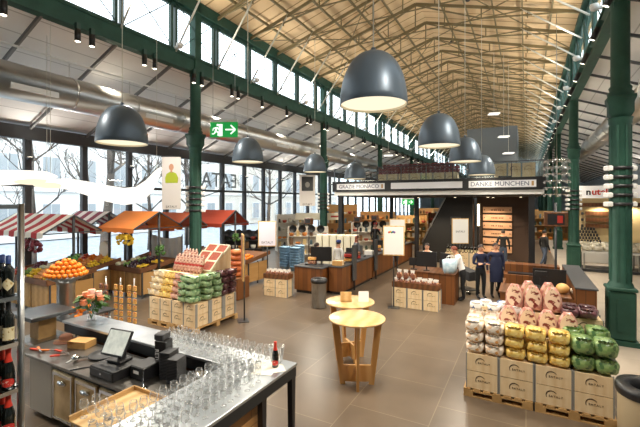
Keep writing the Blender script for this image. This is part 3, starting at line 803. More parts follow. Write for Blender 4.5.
# worktop unit
u_ = thing('steel_worktop_unit', 'stainless steel worktop with fridge doors inside the bar', 'worktop', (0, 0, 0))
b = MB(); b.bbox(-6.75, -3.34, 2.85, 3.6, .86, .9, .006); b.build('worktop', mat('worktop_steel', '8f8b85', .28, metal=.85, pat='noise', scale=2, col2='726e69', lo=.3, hi=.7), u_)
b = MB(); b.box(-5.85, -3.4, 2.92, 3.6, .1, .86); b.box(-5.85, -3.4, 3.0, 3.6, 0, .1); b.build('carcass', m_steel_d, u_)
b = MB(); b.box(-6.75, -6.5, 3.2, 3.6, 0, .86); b.build('end_leg', m_steel, u_)
b = MB(); b.bbox(-6.48, -5.88, 2.9, 3.55, .08, .85, .01); b.build('grey_panel', mat('grey_panel', 'bdb8ae', .4), u_)
for i in range(4):
    x = -5.82+i*.54
    d = MB(); d.bbox(x, x+.5, 2.885, 2.918, .12, .8, .008).build('fridge_door', m_warm_reflect, u_)
    d = u_.children[-1]
    f = MB()
    for (xa, xb, za, zb) in ((x+.02, x+.48, .74, .78), (x+.02, x+.48, .14, .17), (x+.02, x+.05, .17, .74), (x+.45, x+.48, .17, .74)): f.box(xa, xb, 2.878, 2.886, za, zb)
    f.build('door_frame', m_chrome, d)
    h = MB(); h.lathe([(.1, 0), (.1, .02), (.07, .035), (.0001, .04)], n=16, sy=.35, M=Matrix.Translation((x+.25, 2.885, .66)) @ Matrix.Rotation(PI/2, 4, 'X')); h.build('handle', m_chrome, d)
# wine glasses
def make_glass():
    mb = MB()
    mb.lathe([(.0001, 0), (.034, .002), (.033, .006), (.005, .012), (.0042, .05), (.0045, .085), (.02, .098), (.036, .125), (.040, .15), (.037, .185), (.032, .215), (.0305, .215), (.0355, .185), (.0385, .15), (.0345, .127), (.018, .101), (.0001, .092)], n=12, cap0=False, cap1=False)
    return mb.mesh('wine_glass')
m_wg = stemglass('wine_glass')
gm = make_glass(); gm.materials.append(m_wg)
def glass(x, y, z, label, group, s=.82):
    o = link('wine_glass', gm, None, (x, y, z)); o.rotation_euler = (0, 0, rnd.uniform(0, 6)); o.scale = (s*1.22, s*1.22, s*rnd.uniform(.97, 1.03))
    tag(o, label, 'wine glass', group)
for r_ in range(4):
    for i in range(16):
        x = -4.62+i*.115+(.05 if r_ % 2 else 0); y = 3.70+r_*.105
        if x > -2.98 and False: continue
        glass(x+rnd.uniform(-.01, .01), y+rnd.uniform(-.01, .01), 1.1, 'clear wine glass on the back ledge, %s row from the worktop, %s from the till' % (ORD[r_], ordn(i)), 'wine glasses on the back ledge')
for r_ in range(6):
    for i in range(15):
        x = -3.22+r_*.112; y = 3.58-i*.118
        if r_ == 5 and i < 1: continue
        glass(x+rnd.uniform(-.012, .012), y+rnd.uniform(-.012, .012), 1.1, 'clear wine glass on the bar arm, %s row from inside, %s from the corner' % (ORD[r_], ordn(i)), 'wine glasses on the bar arm')
tr = thing('wooden_serving_tray', 'pale wooden tray holding wine glasses beside the bar arm', 'tray', (0, 0, 0))
b = MB(); b.bbox(-3.95, -3.38, 2.1, 2.82, .98, 1.0, .004); b.build('base', m_pine, tr)
b = MB(); b.box(-3.95, -3.38, 2.8, 2.82, 1.0, 1.04); b.box(-3.95, -3.93, 2.1, 2.8, 1.0, 1.04); b.build('rim', m_pine_d, tr)
tb = thing('tray_stand', 'steel stand that carries the wooden tray of glasses', 'stand', (-3.66, 2.45, 0)); b = MB(); b.box(-.26, .26, -.32, .32, .94, .98); b.build('shelf', m_steel, tb)
for x in (-.24, .24):
    for y in (-.3, .3): MB().cyl((x, y, 0), (x, y, .94), .015, n=8).build('leg', m_steel, tb)
for i in range(4):
    for j in range(2): glass(-3.86+i*.13, 2.2+j*.12, 1.0, 'clear wine glass on the wooden tray, %s across and %s deep' % (ORD[i], ORD[j]), 'wine glasses on the wooden tray')
# bottle, bucket, napkins on the corner
bk = thing('ice_bucket', 'clear plastic ice bucket behind the red topped bottle', 'bucket', (-2.8, 4.0, 1.1)); b = MB(); b.lathe([(.07, .0), (.075, .005), (.1, .2), (.104, .2), (.097, .2), (.072, .012), (.0001, .01)], n=20, cap0=True, cap1=False); b.build('bucket_wall', m_wg, bk)
BOT = [(.0001, 0), (.036, .002), (.04, .01), (.04, .12), (.037, .155), (.024, .2), (.0155, .235), (.0145, .275), (.016, .28), (.016, .296), (.0001, .298)]
BOTS = [(.0001, 0), (.034, .002), (.037, .01), (.037, .18), (.034, .2), (.018, .225), (.0145, .24), (.0142, .295), (.0001, .3)]
def make_bottle(prof, m, mcap, capz, lab, mlab, lz, shape='band', s=1.0):
    def f():
        t = thing('wine_bottle', 'x', 'bottle'); b = MB(); b.lathe([(r*s, z*s) for r, z in prof], n=18, cap0=False, cap1=False); b.build('glass_body', m, t)
        c = MB(); pr = [(r+.0015, z) for r, z in prof if z >= capz]; pr = [(pr[0][0], pr[0][1])]+pr[1:]; c.lathe([(r*s, z*s) for r, z in pr], n=18, cap0=False, cap1=True); c.build('capsule', mcap, t)
        l = MB(); N = 8; w = 1.15; R = max(r for r, z in prof)*s+.0012
        vs = []
        for k in range(N+1):
            a = -PI/2-w+2*w*k/N; e = 1
            hh = (lz[1]-lz[0])/2*(math.sqrt(max(0, 1-(2*k/N-1)**2)) if shape == 'oval' else (1-abs(2*k/N-1)) if shape == 'diamond' else 1); zc = (lz[0]+lz[1])/2
            vs += [(R*math.cos(a), R*math.sin(a), (zc-hh)*s), (R*math.cos(a), R*math.sin(a), (zc+hh)*s)]
        l.add(vs, [(2*k, 2*k+2, 2*k+3, 2*k+1) for k in range(N)]); l.build('label_sheet', mlab, t)
        return t
    return f
m_capr = mat('red_capsule', 'cf3a28', .4); m_capb = mat('blue_capsule', '27407a', .4); m_capk = mat('black_capsule', '1a1a1c', .4)
m_labr = mat('red_label', 'd2382e', .5, pat='noise', scale=60, col2='f0c8b8', lo=.6, hi=.64); m_laby = mat('cream_label', 'e6d9b0', .5, pat='noise', scale=50, col2='b79a58', lo=.55, hi=.62); m_labw = mat('pale_label', 'e6e2d6', .5)
bt_red = Maker(make_bottle(BOT, m_bottle, m_capr, .2, '', m_labr, (.03, .09), 'oval'))
bt_blue = Maker(make_bottle(BOTS, m_bottle, m_capb, .235, '', m_laby, (.05, .14), 'diamond'))
bt_blk = Maker(make_bottle(BOTS, m_bottle, m_capk, .235, '', m_laby, (.03, .12), 'band'))
bt_red((-2.72, 3.86, 1.104), YAW, 'red topped dark wine bottle standing alone on the bar corner by the bucket', scale=(1.05, 1.05, 1.05))
m_nap = mat('napkin', 'e8e2d4', .85)
for i, (x, y, a) in enumerate(((-2.78, 3.7, .3), (-2.7, 3.8, .8), (-2.86, 3.85, 1.2))):
    o = MB(); o.bbox(-.13, .13, -.1, .1, 0, .0035, .001); o = o.build('paper_napkin', m_nap, None, (x, y, 1.1005+i*.0001), a); tag(o, 'pale paper napkin on the bar corner, %s of three' % ('nearest the glasses', 'under the bottle', 'beneath the bucket')[i], 'napkin', 'napkins on the bar corner')
# till
t = thing('cash_drawer', 'flat black cash drawer under the till screen', 'cash drawer', (-4.72, 3.12, .9), .0)
MB().bbox(-.24, .24, -.22, .22, 0, .13, .008).build('case', m_black, t); MB().bbox(-.225, .225, -.228, -.219, .02, .11, .002).build('drawer_front', m_char, t); MB().cyl((.0, -.232, .065), (.0, -.222, .065), .012, n=10).build('lock', m_chrome, t)
t = thing('till_screen', 'black touch screen till showing a pale page, tilted on its stand', 'till', (-4.74, 3.16, 1.031), .12)
MB().bbox(-.12, .12, -.1, .12, 0, .035, .01).build('foot', m_black, t); MB().bar((0, .05, .03), (0, .02, .2), .09, .05).build('stand', m_black, t)
Mx = Matrix.Translation((0, -.03, .25)) @ Matrix.Rotation(-.5, 4, 'X')
MB().bbox(-.2, .2, -.018, .018, -.17, .17, .008, Mx).build('screen_case', m_black, t); MB().bbox(-.18, .18, -.0205, -.018, -.145, .15, .0008, Mx).build('display', m_screen, t)
t = thing('receipt_printer', 'small black printer box beside the till screen', 'printer', (-4.3, 3.24, .9)); MB().bbox(-.13, .13, -.15, .15, 0, .17, .012).build('case', m_black, t); MB().box(-.05, .05, -.152, -.149, .08, .12).build('paper_slip', m_paper, t)
# black cup stand lettered upright
t = thing('tray_rack', 'tall black rack with upright white letters beside the till', 'rack', (-4.22, 3.44, .9), .25)
MB().bbox(-.085, .085, -.08, .08, 0, .42, .01).build('tower', m_black, t); MB().bbox(-.1, .04, -.07, .1, .42, .5, .01).build('head_box', m_char, t)
o = link('upright_lettering', textmesh('RETUR', .075, m_paper, .001), t, (-.045, -.082, .2)); o.rotation_euler = (0, PI/2, 0)
def make_blacktray():
    t = thing('stacked_black_tray', 'x', 'tray'); b = MB(); b.bbox(-.075, .075, -.1, .1, 0, .014, .004); b.build('tray', m_black, t); MB().box(-.06, .06, -.085, .085, .0142, .0152).build('inlay', m_char, t); return t
bt = Maker(make_blacktray)
for k in range(18): bt((-4.02, 3.36, .9+k*.019), .25+rnd.uniform(-.02, .02), 'black tray, %s from below in the taller stack beside the till' % ordn(k), 'black trays in the taller stack')
for k in range(16): bt((-3.84, 3.32, .9+k*.019), .25+rnd.uniform(-.02, .02), 'black tray, %s from below in the lower stack nearer the glasses' % ordn(k), 'black trays in the lower stack')
t = thing('order_spike', 'chrome receipt spike on a round base in front of the black trays', 'spike', (-4.04, 3.0, .9)); MB().lathe([(.05, 0), (.05, .006), (.02, .016), (.003, .02), (.002, .2), (.0001, .205)], n=16, cap1=False).build('spike', m_chrome, t)
t = thing('steel_bowl', 'small shiny steel bowl under the glass ledge', 'bowl', (-3.6, 3.5, .9)); MB().lathe([(.05, 0), (.09, .04), (.1, .07), (.097, .07), (.085, .042), (.0001, .008)], n=18, cap1=False).build('bowl', m_chrome, t)
# things lying on the worktop, left
t = thing('lever_corkscrew', 'shiny chrome bar gadget lying on the worktop', 'bar tool', (-5.55, 3.05, .9), .5)
MB().sphere((0, 0, .05), .05, sz=1).build('body', m_chrome, t)
for a in (.6, 2.4, 4.4): MB().bar((0, 0, .05), (.14*math.cos(a), .14*math.sin(a), .03), .03, .02).build('arm', m_chrome, t)
t = thing('round_griddle_pan', 'flat round dark pan on the worktop behind the till cable', 'pan', (-5.4, 3.36, .9)); MB().lathe([(.18, 0), (.2, .015), (.2, .03), (.185, .03), (.18, .012), (.0001, .012)], n=24, cap1=False).build('plate', m_char, t); MB().bar((.19, 0, .022), (.36, .03, .03), .03, .015).build('handle', m_char, t)
t = thing('cardboard_box', 'small open cardboard box on the worktop by the ledge', 'box', (-6.05, 3.42, .9), .3); b = MB(); b.box(-.16, .16, -.11, .11, 0, .1); b.build('carton', m_card, t); MB().bar((-.16, -.11, .1), (-.16, -.2, .14), .3, .004).build('flap', m_card, t)
t = thing('felt_hat', 'brown round hat left on the worktop corner', 'hat', (-6.5, 3.42, .9)); MB().lathe([(.17, 0), (.17, .008), (.1, .012), (.095, .08), (.07, .11), (.0001, .115)], n=20, cap1=False).build('crown', mat('brown_felt', '6b4430', .9), t)
m_redh = mat('red_handle', 'c8452c', .4); m_orgh = mat('orange_handle', 'df7a35', .4)
for i, (x, y, a, L, m) in enumerate(((-6.45, 3.0, .2, .3, m_redh), (-6.25, 3.06, .5, .34, m_orgh), (-6.0, 3.1, .1, .3, m_redh), (-5.85, 3.0, .8, .24, m_redh), (-6.3, 2.95, -.3, .26, m_orgh))):
    t = thing('kitchen_tongs', 'long bar utensil with %s grip, %s from the left on the worktop' % ('red' if m is m_redh else 'orange', ORD[(0, 2, 3, 4, 1)[i]]), 'utensil', (x, y, .9), a, 'utensils on the worktop')
    MB().bar((-L/2, 0, .014+.012*i), (0, 0, .014+.012*i), .03, .02).build('grip', m, t); MB().bar((0, 0, .014+.012*i), (L/2, 0, .014+.012*i), .02, .01).build('blade', m_steel, t)
t = thing('till_cable', 'loose black cable looping on the worktop', 'cable', (0, 0, 0)); MB().tube([(-4.98+.0*k-.55*math.sin(k*.25)*.6, 3.0+.16*math.cos(k*.5), .908) for k in range(14)], .007, 5).build('cable', m_black, t)
# wine rack at the far left
R0 = thing('wine_rack', 'chromed wire rack with bottles at the near left edge', 'rack', (0, 0, 0))
rx0, rx1, ry0, ry1 = -4.05, -3.2, 1.02, 1.38
for (x, y) in ((rx1, ry1), (rx1, ry0), (rx0, ry1), (rx0, ry0)): MB().cyl((x, y, 0), (x, y, 3.13), .022, n=10).build('post', m_steel, R0)
shz = [.5, 1.22, 1.48, 1.80, 2.13, 2.46]
for z in shz+[3.11]:
    b = MB()
    for (p, q) in (((rx0, ry0), (rx1, ry0)), ((rx0, ry1), (rx1, ry1)), ((rx0, ry0), (rx0, ry1)), ((rx1, ry0), (rx1, ry1))): b.bar((p[0], p[1], z), (q[0], q[1], z), .018, .03)
    b.build('shelf_frame', m_chrome, R0)
    if z < 3: MB().box(rx0+.01, rx1-.01, ry0+.01, ry1-.01, z-.006, z+.004).build('shelf', m_steel, R0)
names = {1.48: ('red', bt_red, 'lower'), 1.80: ('red', bt_red, 'upper'), 2.13: ('black capped', bt_blk, 'middle'), 2.46: ('blue capped', bt_blue, 'top')}
for z, (nm, mkb, sh) in names.items():
    for i in range(5):
        for j in range(2):
            x = rx1-.05-i*.088; y = ry1-.055-j*.11
            mkb((x, y, z+.0045), YAW+.5+rnd.uniform(-.3, .3), '%s bottle on the %s rack shelf, %s from the post in the %s row' % (nm, sh, ORD[i], ('far', 'near')[j]), '%s bottles on the rack' % nm)
t = thing('carton', 'plain cardboard carton on the rack shelf beside the red bottles', 'box', (-3.9, 1.2, 1.805)); MB().bbox(-.14, .14, -.15, .15, 0, .26, .004).build('carton', m_card, t)
# ------------------------------------------------------------------ market stalls with gabled awnings
def stripemat(name, c1, c2, period):
    m = bpy.data.materials.new(name); m.use_nodes = True; nt = m.node_tree; N = nt.nodes; L = nt.links; b = N['Principled BSDF']; b.inputs['Roughness'].default_value = .85
    tc = N.new('ShaderNodeTexCoord'); sx = N.new('ShaderNodeSeparateXYZ'); L.new(tc.outputs['Object'], sx.inputs[0])
    d = N.new('ShaderNodeMath'); d.operation = 'MULTIPLY'; d.inputs[1].default_value = 1/period; L.new(sx.outputs['X'], d.inputs[0])
    f = N.new('ShaderNodeMath'); f.operation = 'FRACT'; L.new(d.outputs[0], f.inputs[0])
    g = N.new('ShaderNodeMath'); g.operation = 'GREATER_THAN'; g.inputs[1].default_value = .5; L.new(f.outputs[0], g.inputs[0])
    mx = N.new('ShaderNodeMix'); mx.data_type = 'RGBA'; L.new(g.outputs[0], mx.inputs['Factor']); mx.inputs['A'].default_value = srgb(c1); mx.inputs['B'].default_value = srgb(c2)
    L.new(mx.outputs['Result'], b.inputs['Base Color']); MATS[name] = m; return m
aw_red = stripemat('red_stripe', 'b92f2c', 'efe4d2', .62); aw_pur = stripemat('plum_stripe', '8c3545', 'e9dcd2', .62)
aw_or = mat('orange_canvas', 'e98638', .85); aw_rd = mat('red_canvas', 'b54427', .85); aw_dr = mat('rust_canvas', 'b85a34', .85)
def awning(x0, x1, yc, hw, ze, za, m, label):
    """ridge runs along x; scalloped valance on the eaves"""
    t = thing('market_awning', label, 'awning', (x1, yc, 0)); L = x1-x0
    for s, nm in ((-1, 'near_slope'), (1, 'far_slope')):
        b = MB(); vs = []; n = 10
        for k in range(n+1):
            x = -L+L*k/n; sag = .02*math.sin(PI*k/n)
            vs += [(x, 0, za), (x, s*hw*.5, (za+ze)/2-.02-sag), (x, s*hw, ze), (x, s*hw+s*.01, ze-.12-(.03 if k % 2 else 0))]
        fs = []
        for k in range(n):
            for j in range(3): fs.append((4*k+j, 4*k+4+j, 4*k+5+j, 4*k+1+j))
        b.add(vs, fs); b.add([(x, y, z-.012) for x, y, z in vs], [tuple(reversed(f)) for f in fs])
        b.build(nm, m, t)
    for xx in (0, -L):
        b = MB(); b.bar((xx, -hw, ze-.02), (xx, 0, za-.02), .035); b.bar((xx, hw, ze-.02), (xx, 0, za-.02), .035); b.bar((xx, -hw, ze-.03), (xx, hw, ze-.03), .03); b.build('gable_frame', m_dgrey, t)
        MB().cyl((xx-.03 if xx == 0 else xx+.03, 0, 0), (xx-.03 if xx == 0 else xx+.03, 0, za-.02), .04, n=8).build('post', m_char, t)
awning(-15-0+.3, -11.35, 6.2, .8, 2.28, 2.76, aw_red, 'red and white striped awning, gabled, over the nearest fruit stall')
awning(-14.7, -12.75, 8.15, .8, 2.3, 2.78, aw_pur, 'plum and white striped awning behind the orange awning')
awning(-12.6, -10.75, 8.6, .95, 2.28, 2.8, aw_or, 'plain orange gabled awning beside the striped awnings')
awning(-13.6, -11.2, 10.4, .8, 2.2, 2.7, aw_dr, 'rust coloured awning behind the orange one')
awning(-13.8, -10.85, 12.5, .85, 2.22, 2.76, aw_rd, 'brick red gabled awning beyond the green column')
m_panel = mat('stall_board', 'c69a60', .6, pat='wave', scale=1.2, stretch=(1, 1, 6), col2='b3864c', lo=.1, hi=.9)
m_crateb = mat('stall_edge', '7b4d2b', .6, pat='noise', scale=4, col2='66401f', lo=.3, hi=.7)
def stall_table(x0, x1, y0, y1, zf, zb, face, label):
    """sloping produce bed; front low, back high"""
    t = thing('produce_table', label, 'market table', (x0, y0, 0)); W = x1-x0; D = y1-y0
    n = max(2, round(W/.9)); k = max(1, round(D/.9))
    for i in range(n+1): MB().box(i*W/n-.02, i*W/n+.02, .05, .09, 0, zf-.1).build('leg', m_char, t)
    for i in range(1, k+1): MB().box(W-.09, W-.05, .05+i*(D-.14)/k, .09+i*(D-.14)/k, 0, zf-.1).build('leg', m_char, t)
    for i in range(n): MB().box(i*W/n+.03, (i+1)*W/n-.03, .03, .06, .12, zf-.13).build('front_board', m_panel, t)
    for i in range(k): MB().box(W-.06, W-.03, .1+i*(D-.14)/k, .06+(i+1)*(D-.14)/k, .12, zf-.13).build('end_board', m_panel, t)
    b = MB()
    if face == '-y': b.prism([(0, zf-.1), (D, zb-.1), (D, zb-.04), (0, zf-.04)], 'x', 0, W)
    else: b.prism([(0, zb-.1), (W, zf-.1), (W, zf-.04), (0, zb-.04)], 'y', 0, D)
    b.build('bed', m_crateb, t)
    e = MB()
    if face == '-y': e.box(0, W, -.02, .02, zf-.13, zf+.03); e.bar((W, 0, zf-.05), (W, D, zb-.05), .03, .14); e.bar((0, 0, zf-.05), (0, D, zb-.05), .03, .14)
    else: e.box(W-.02, W+.02, 0, D, zf-.13, zf+.03); e.bar((0, 0, zb-.05), (W, 0, zf-.05), .03, .14); e.bar((0, D, zb-.05), (W, D, zf-.05), .03, .14)
    e.build('edge_board', m_crateb, t)
    return t
# fruit and vegetables
def fruit(name, prof, m, n=12, mstem=None, stem=True):
    def f():
        t = MB(); t.lathe(prof, n=n, cap0=False, cap1=False)
        o = t.build(name, m); tag(o, 'x', 'fruit'); return o
    return f
def ball(r, sz=1.0, dent=.0): return [(max(r*math.sin(PI*j/8), 1e-4), r*sz*(1-math.cos(PI*j/8))-(dent*r if j == 8 else 0)) for j in range(9)]
m_orange = mat('orange_peel', 'ee8a1c', .45, pat='noise', scale=60, col2='e0760f', lo=.3, hi=.7, bump=.15); m_lemon = mat('lemon_peel', 'e8c232', .45); m_apple = mat('apple_red', 'b8372a', .35, pat='noise', scale=12, col2='d9893a', lo=.45, hi=.7)
m_green_f = mat('green_veg', '7ea24a', .5, pat='noise', scale=14, col2='5b7f34', lo=.3, hi=.7, bump=.3); m_tom = mat('tomato', 'd5512b', .3); m_aub = mat('aubergine', '33202c', .25); m_pale = mat('pale_veg', 'dfd8bd', .6, pat='noise', scale=16, col2='b9c28e', lo=.4, hi=.7, bump=.4); m_peach = mat('peach', 'e0a25a', .6, pat='noise', scale=10, col2='cf6a3c', lo=.45, hi=.7); m_gr = mat('dark_grape', '6b2230', .35)
FR = {'orange': Maker(fruit('orange', ball(.047), m_orange)), 'lemon': Maker(fruit('lemon', [(.0001, 0), (.03, .014), (.05, .045), (.03, .078), (.0001, .09)], m_lemon)), 'apple': Maker(fruit('apple', ball(.046, .9, .12), m_apple)),
      'tomato': Maker(fruit('tomato', ball(.045, .8, .1), m_tom)), 'cabbage': Maker(fruit('cabbage', ball(.095, .85), m_green_f)), 'cauliflower': Maker(fruit('cauliflower', ball(.095, .75), m_pale)), 'aubergine': Maker(fruit('aubergine', [(.0001, 0), (.045, .02), (.055, .06), (.035, .14), (.02, .19), (.0001, .2)], m_aub)),
      'peach': Maker(fruit('peach', ball(.05), m_peach)), 'banana': None, 'plum': Maker(fruit('plum', ball(.038), m_gr))}
def ban():
    b = MB(); b.smooth = True
    for k in range(4):
        pts = [(.03*k-.05+.0, -.09+.045*i, .05+.05*math.sin(PI*i/4)) for i in range(5)]
        for i in range(4): b.cyl(pts[i], pts[i+1], .014 if i else .008, .016 if i < 3 else .008, n=6)
    o = b.build('banana_hand', m_lemon); tag(o, 'x', 'fruit'); return o
FR['banana'] = Maker(ban)
NF = {}
def heap(kind, cx, cy, rx, ry, zf, h, label, group, slope=None, n_max=40):
    """a heap of single fruits: layers of a dome"""
    r = {'cabbage': .09, 'cauliflower': .09, 'banana': .085}.get(kind, .044)
    layers = max(1, int(h/(r*1.5))); c = 0
    for l in range(layers):
        f = 1-l/layers*.75; nx = int(rx*2*f/(2*r)); ny = int(ry*2*f/(2*r))
        for i in range(max(nx, 1)):
            for j in range(max(ny, 1)):
                if l and 0 < i < nx-1 and 0 < j < ny-1 and l < layers-1: continue       # buried
                if l == 0 and layers > 1 and 0 < i < nx-1 and 0 < j < ny-1: continue
                x = cx+(i-(nx-1)/2)*2*r+rnd.uniform(-.01, .01); y = cy+(j-(ny-1)/2)*2*r+rnd.uniform(-.01, .01)
                z = zf(x, y)+l*r*1.5
                if c >= n_max: return
                FR[kind]((x, y, z), rnd.uniform(0, 6), label, group, rot=(rnd.uniform(-.6, .6), rnd.uniform(-.6, .6), rnd.uniform(0, 6)) if kind in ('lemon', 'aubergine') else None)
                c += 1
# stall one, nearest: table facing the camera
T1 = stall_table(-14.2, -11.45, 5.55, 6.9, .95, 1.12, '-y', 'long wooden produce table of the nearest stall, under the striped awning')
zf1 = lambda x, y: .92+(y-5.55)/1.35*.17
for kk, (k, cx) in enumerate((('lemon', -11.75), ('peach', -12.2), ('lemon', -12.65), ('cabbage', -13.15), ('tomato', -13.6))):
    for rr, cy in enumerate((5.85, 6.4)):
        k2 = k if rr == 0 else {'lemon': 'orange', 'peach': 'apple', 'cabbage': 'cauliflower', 'tomato': 'plum'}[k]
        heap(k2, cx, cy, .2, .22, zf1, .2 if k2 not in ('cabbage', 'cauliflower') else .12, '%s in the %s heaps of the nearest stall table, %s from the aisle' % (k2, ('front', 'back')[rr], ORD[kk]), '%s heap %d on the nearest stall' % (k2, kk+1), n_max=26)
# stall two, behind along the windows
T2 = stall_table(-14.9, -12.5, 7.35, 8.4, .95, 1.15, '-y', 'wooden produce table behind the nearest stall, with melons and lemons')
zf2 = lambda x, y: .92+(y-7.35)/1.05*.2
for kk, (k, cx) in enumerate((('lemon', -12.75), ('peach', -13.1), ('orange', -13.5), ('apple', -13.9))):
    for rr, cy in enumerate((7.55, 8.0)):
        heap(k, cx, cy, .17, .2, zf2, .22, '%s in the %s heap under the plum awning, %s from the aisle' % (k, ('front', 'rear')[rr], ORD[kk]), '%s heap %d row %d under the plum awning' % (k, kk+1, rr+1), n_max=24)
# stall three, under the orange awning
T3 = stall_table(-12.45, -10.85, 7.95, 9.5, .95, 1.15, '-y', 'wooden produce table under the plain orange awning')
zf3 = lambda x, y: .92+(y-7.95)/1.55*.2
for kk, (k, cx) in enumerate((('cauliflower', -12.2), ('cabbage', -11.8), ('aubergine', -11.43), ('banana', -11.07))):
    for rr, cy in enumerate((8.2, 8.75)):
        heap(k, cx, cy, .17, .24, zf3, .25, '%s in the %s heap on the table under the orange awning' % (k, ('front', 'rear')[rr]), '%s heap row %d under the orange awning' % (k, rr+1), n_max=14)
# stall four and five
T4 = stall_table(-12.6, -9.0, 11.0, 12.4, .95, 1.15, '-y', 'long wooden produce table under the brick red awning beyond the green column')
zf4 = lambda x, y: .92+(y-11.0)/1.4*.2
for kk, (k, cx) in enumerate((('orange', -9.3), ('tomato', -9.75), ('orange', -10.2), ('apple', -10.65), ('tomato', -11.1), ('orange', -11.6), ('lemon', -12.1))):
    heap(k, cx, 11.35, .2, .25, zf4, .18, '%s, %s heap from the right, on the table under the brick red awning' % (k, ORD[kk]), '%s heap %d under the brick red awning' % (k, kk+1), n_max=24)
T5 = stall_table(-13.5, -11.27, 9.7, 10.7, .95, 1.15, '-y', 'wooden produce table under the rust coloured awning')
zf5 = lambda x, y: .92+(y-9.7)/1.0*.2
for kk, (k, cx) in enumerate((('peach', -11.5), ('apple', -11.95), ('lemon', -12.4), ('tomato', -12.85))):
    heap(k, cx, 9.97, .19, .22, zf5, .2, '%s in the heap on the table under the rust awning' % k, '%s heap under the rust awning' % k, n_max=24)
t = thing('plastic_sheet', 'crumpled pale grey plastic sheet hung behind the table under the orange awning', 'sheet', (-11.65, 9.62, 0))
b = MB(); vs = []; NX, NZ = 40, 10
for j in range(NZ+1):
    for i in range(NX+1):
        xx = -.8+1.6*i/NX; vs.append((xx, .035*math.sin(xx*19)+.02*math.sin(xx*43+j), .75+1.15*j/NZ-.12*math.sin(PI*i/NX)*(j/NZ)))
fs = [(j*(NX+1)+i, j*(NX+1)+i+1, (j+1)*(NX+1)+i+1, (j+1)*(NX+1)+i) for j in range(NZ) for i in range(NX)]
b.smooth = True; b.add(vs, fs); b.add([(x, y+.006, z) for x, y, z in vs], fs); b.build('sheet', mat('grey_sheet', 'b5b6b2', .45), t)
for sx in (-.82, .82): MB().cyl((sx, 0, 0), (sx, 0, 1.95), .02, n=8).build('pole', m_dgrey, t)
# round white melon-like wheel and hanging bunches
t = thing('hard_cheese', 'pale round wheel standing upright on the table under the plum awning', 'cheese', (-13.3, 8.33, 1.16)); MB().cyl((0, -.06, .27), (0, .06, .27), .27, n=22).build('wheel', m_cream, t)
def make_bunch(m, name, kind):
    def f():
        t = thing(name, 'x', kind); MB().cyl((0, 0, 0), (0, 0, -.12), .008, n=5).build('string', m_cream, t); b = MB()
        q = random.Random(4)
        for k in range(26): b.sphere((q.uniform(-.12, .12), q.uniform(-.12, .12), -.14-q.uniform(0, .3)), .05, 6, 4)
        b.build('bunch', m, t); return t
    return f
bnr = Maker(make_bunch(m_gr, 'hanging_bunch', 'produce')); bnl = Maker(make_bunch(m_lemon, 'hanging_bunch', 'produce')); bng = Maker(make_bunch(m_leaf, 'hanging_bunch', 'produce'))
bnr((-12.2, 5.42, 2.2), 0, 'dark red bunch hanging from the near eave of the striped awning, left one'); bnr((-11.75, 5.42, 2.2), 1, 'dark red bunch hanging from the near eave of the striped awning, right one')
bnl((-11.5, 7.75, 2.2), 0, 'yellow bunch hanging at the left of the orange awning'); bnl((-11.15, 7.75, 2.2), 1, 'yellow bunch hanging at the middle of the orange awning')
bng((-11.35, 6.2, 1.75), 0, 'green bunch hung on the post of the striped awning'); bng((-10.72, 8.6, 1.8), 0, 'green bunch hung on the post of the orange awning'); bng((-10.8, 12.45, 1.9), 0, 'green bunch hung on the post of the brick red awning')
# orange bowl on a tall steel vase, juice table, flowers
t = thing('juice_table', 'dark steel table holding the tall vase of oranges', 'table', (-8.4, 4.55, 0)); MB().bbox(-.7, .7, -.5, .5, .82, .86, .006).build('table_top', m_steel_d, t)
for x in (-.62, .62):
    for y in (-.42, .42): MB().cyl((x, y, 0), (x, y, .82), .025, n=8).build('leg', m_steel, t)
t = thing('steel_vase', 'tall polished steel vase carrying a bowl heaped with oranges', 'vase', (-8.45, 4.45, .86)); MB().lathe([(.17, 0), (.17, .01), (.165, .2), (.165, .55), (.18, .62), (.34, .7), (.37, .74), (.36, .74), (.0001, .69)], n=24, cap1=False).build('vase_body', m_steel, t)
c = 0
for l, (rr, z) in enumerate(((.36, .73), (.31, .80), (.24, .88), (.15, .95), (.05, 1.0))):
    k = max(1, int(2*PI*rr/.098))
    for i in range(k):
        a = 2*PI*i/k+l*.3; FR['orange']((-8.45+rr*math.cos(a), 4.45+rr*math.sin(a), .86+z), rnd.uniform(0, 6), 'orange in the %s ring of the heap on the tall steel vase' % ('lowest', 'second', 'third', 'fourth', 'topmost')[l], 'oranges on the steel vase, ring %d' % (l+1))
for i in range(12):
    FR['orange']((-7.75+rnd.uniform(-.14, .14)*1.0, 4.3+.09*(i % 4)-.1, .86+.07*(i//4)), 0, 'orange in the loose pile on the juice table behind the flowers', 'oranges beside the flowers')
t = thing('steel_lid_box', 'grey steel topped box at the end of the bar ledge', 'box', (-7.45, 3.55, 0)); MB().bbox(-.38, .38, -.36, .36, 1.16, 1.23, .01).build('lid', m_steel_d, t); MB().box(-.14, .14, -.14, .14, 0, 1.16).build('pedestal', m_pine_d, t); MB().bbox(-.3, .3, -.3, .3, .74, .78, .005).build('lower_shelf', m_steel, t); 
m_rose = mat('rose_petal', 'eea27e', .6, pat='noise', scale=20, col2='e77b45', lo=.4, hi=.6); m_pink = mat('pink_petal', 'f0c0ae', .6)
t = thing('flower_bouquet', 'small bouquet of orange and pink roses in a glass on the bar ledge', 'flowers', (-6.55, 3.86, 1.1)); t.scale = (1.25, 1.25, 1.2)
MB().lathe([(.045, 0), (.05, .005), (.055, .15), (.052, .15), (.045, .008), (.0001, .008)], n=14, cap1=False).build('vase_glass', m_wg, t)
q = random.Random(2); lf = MB()
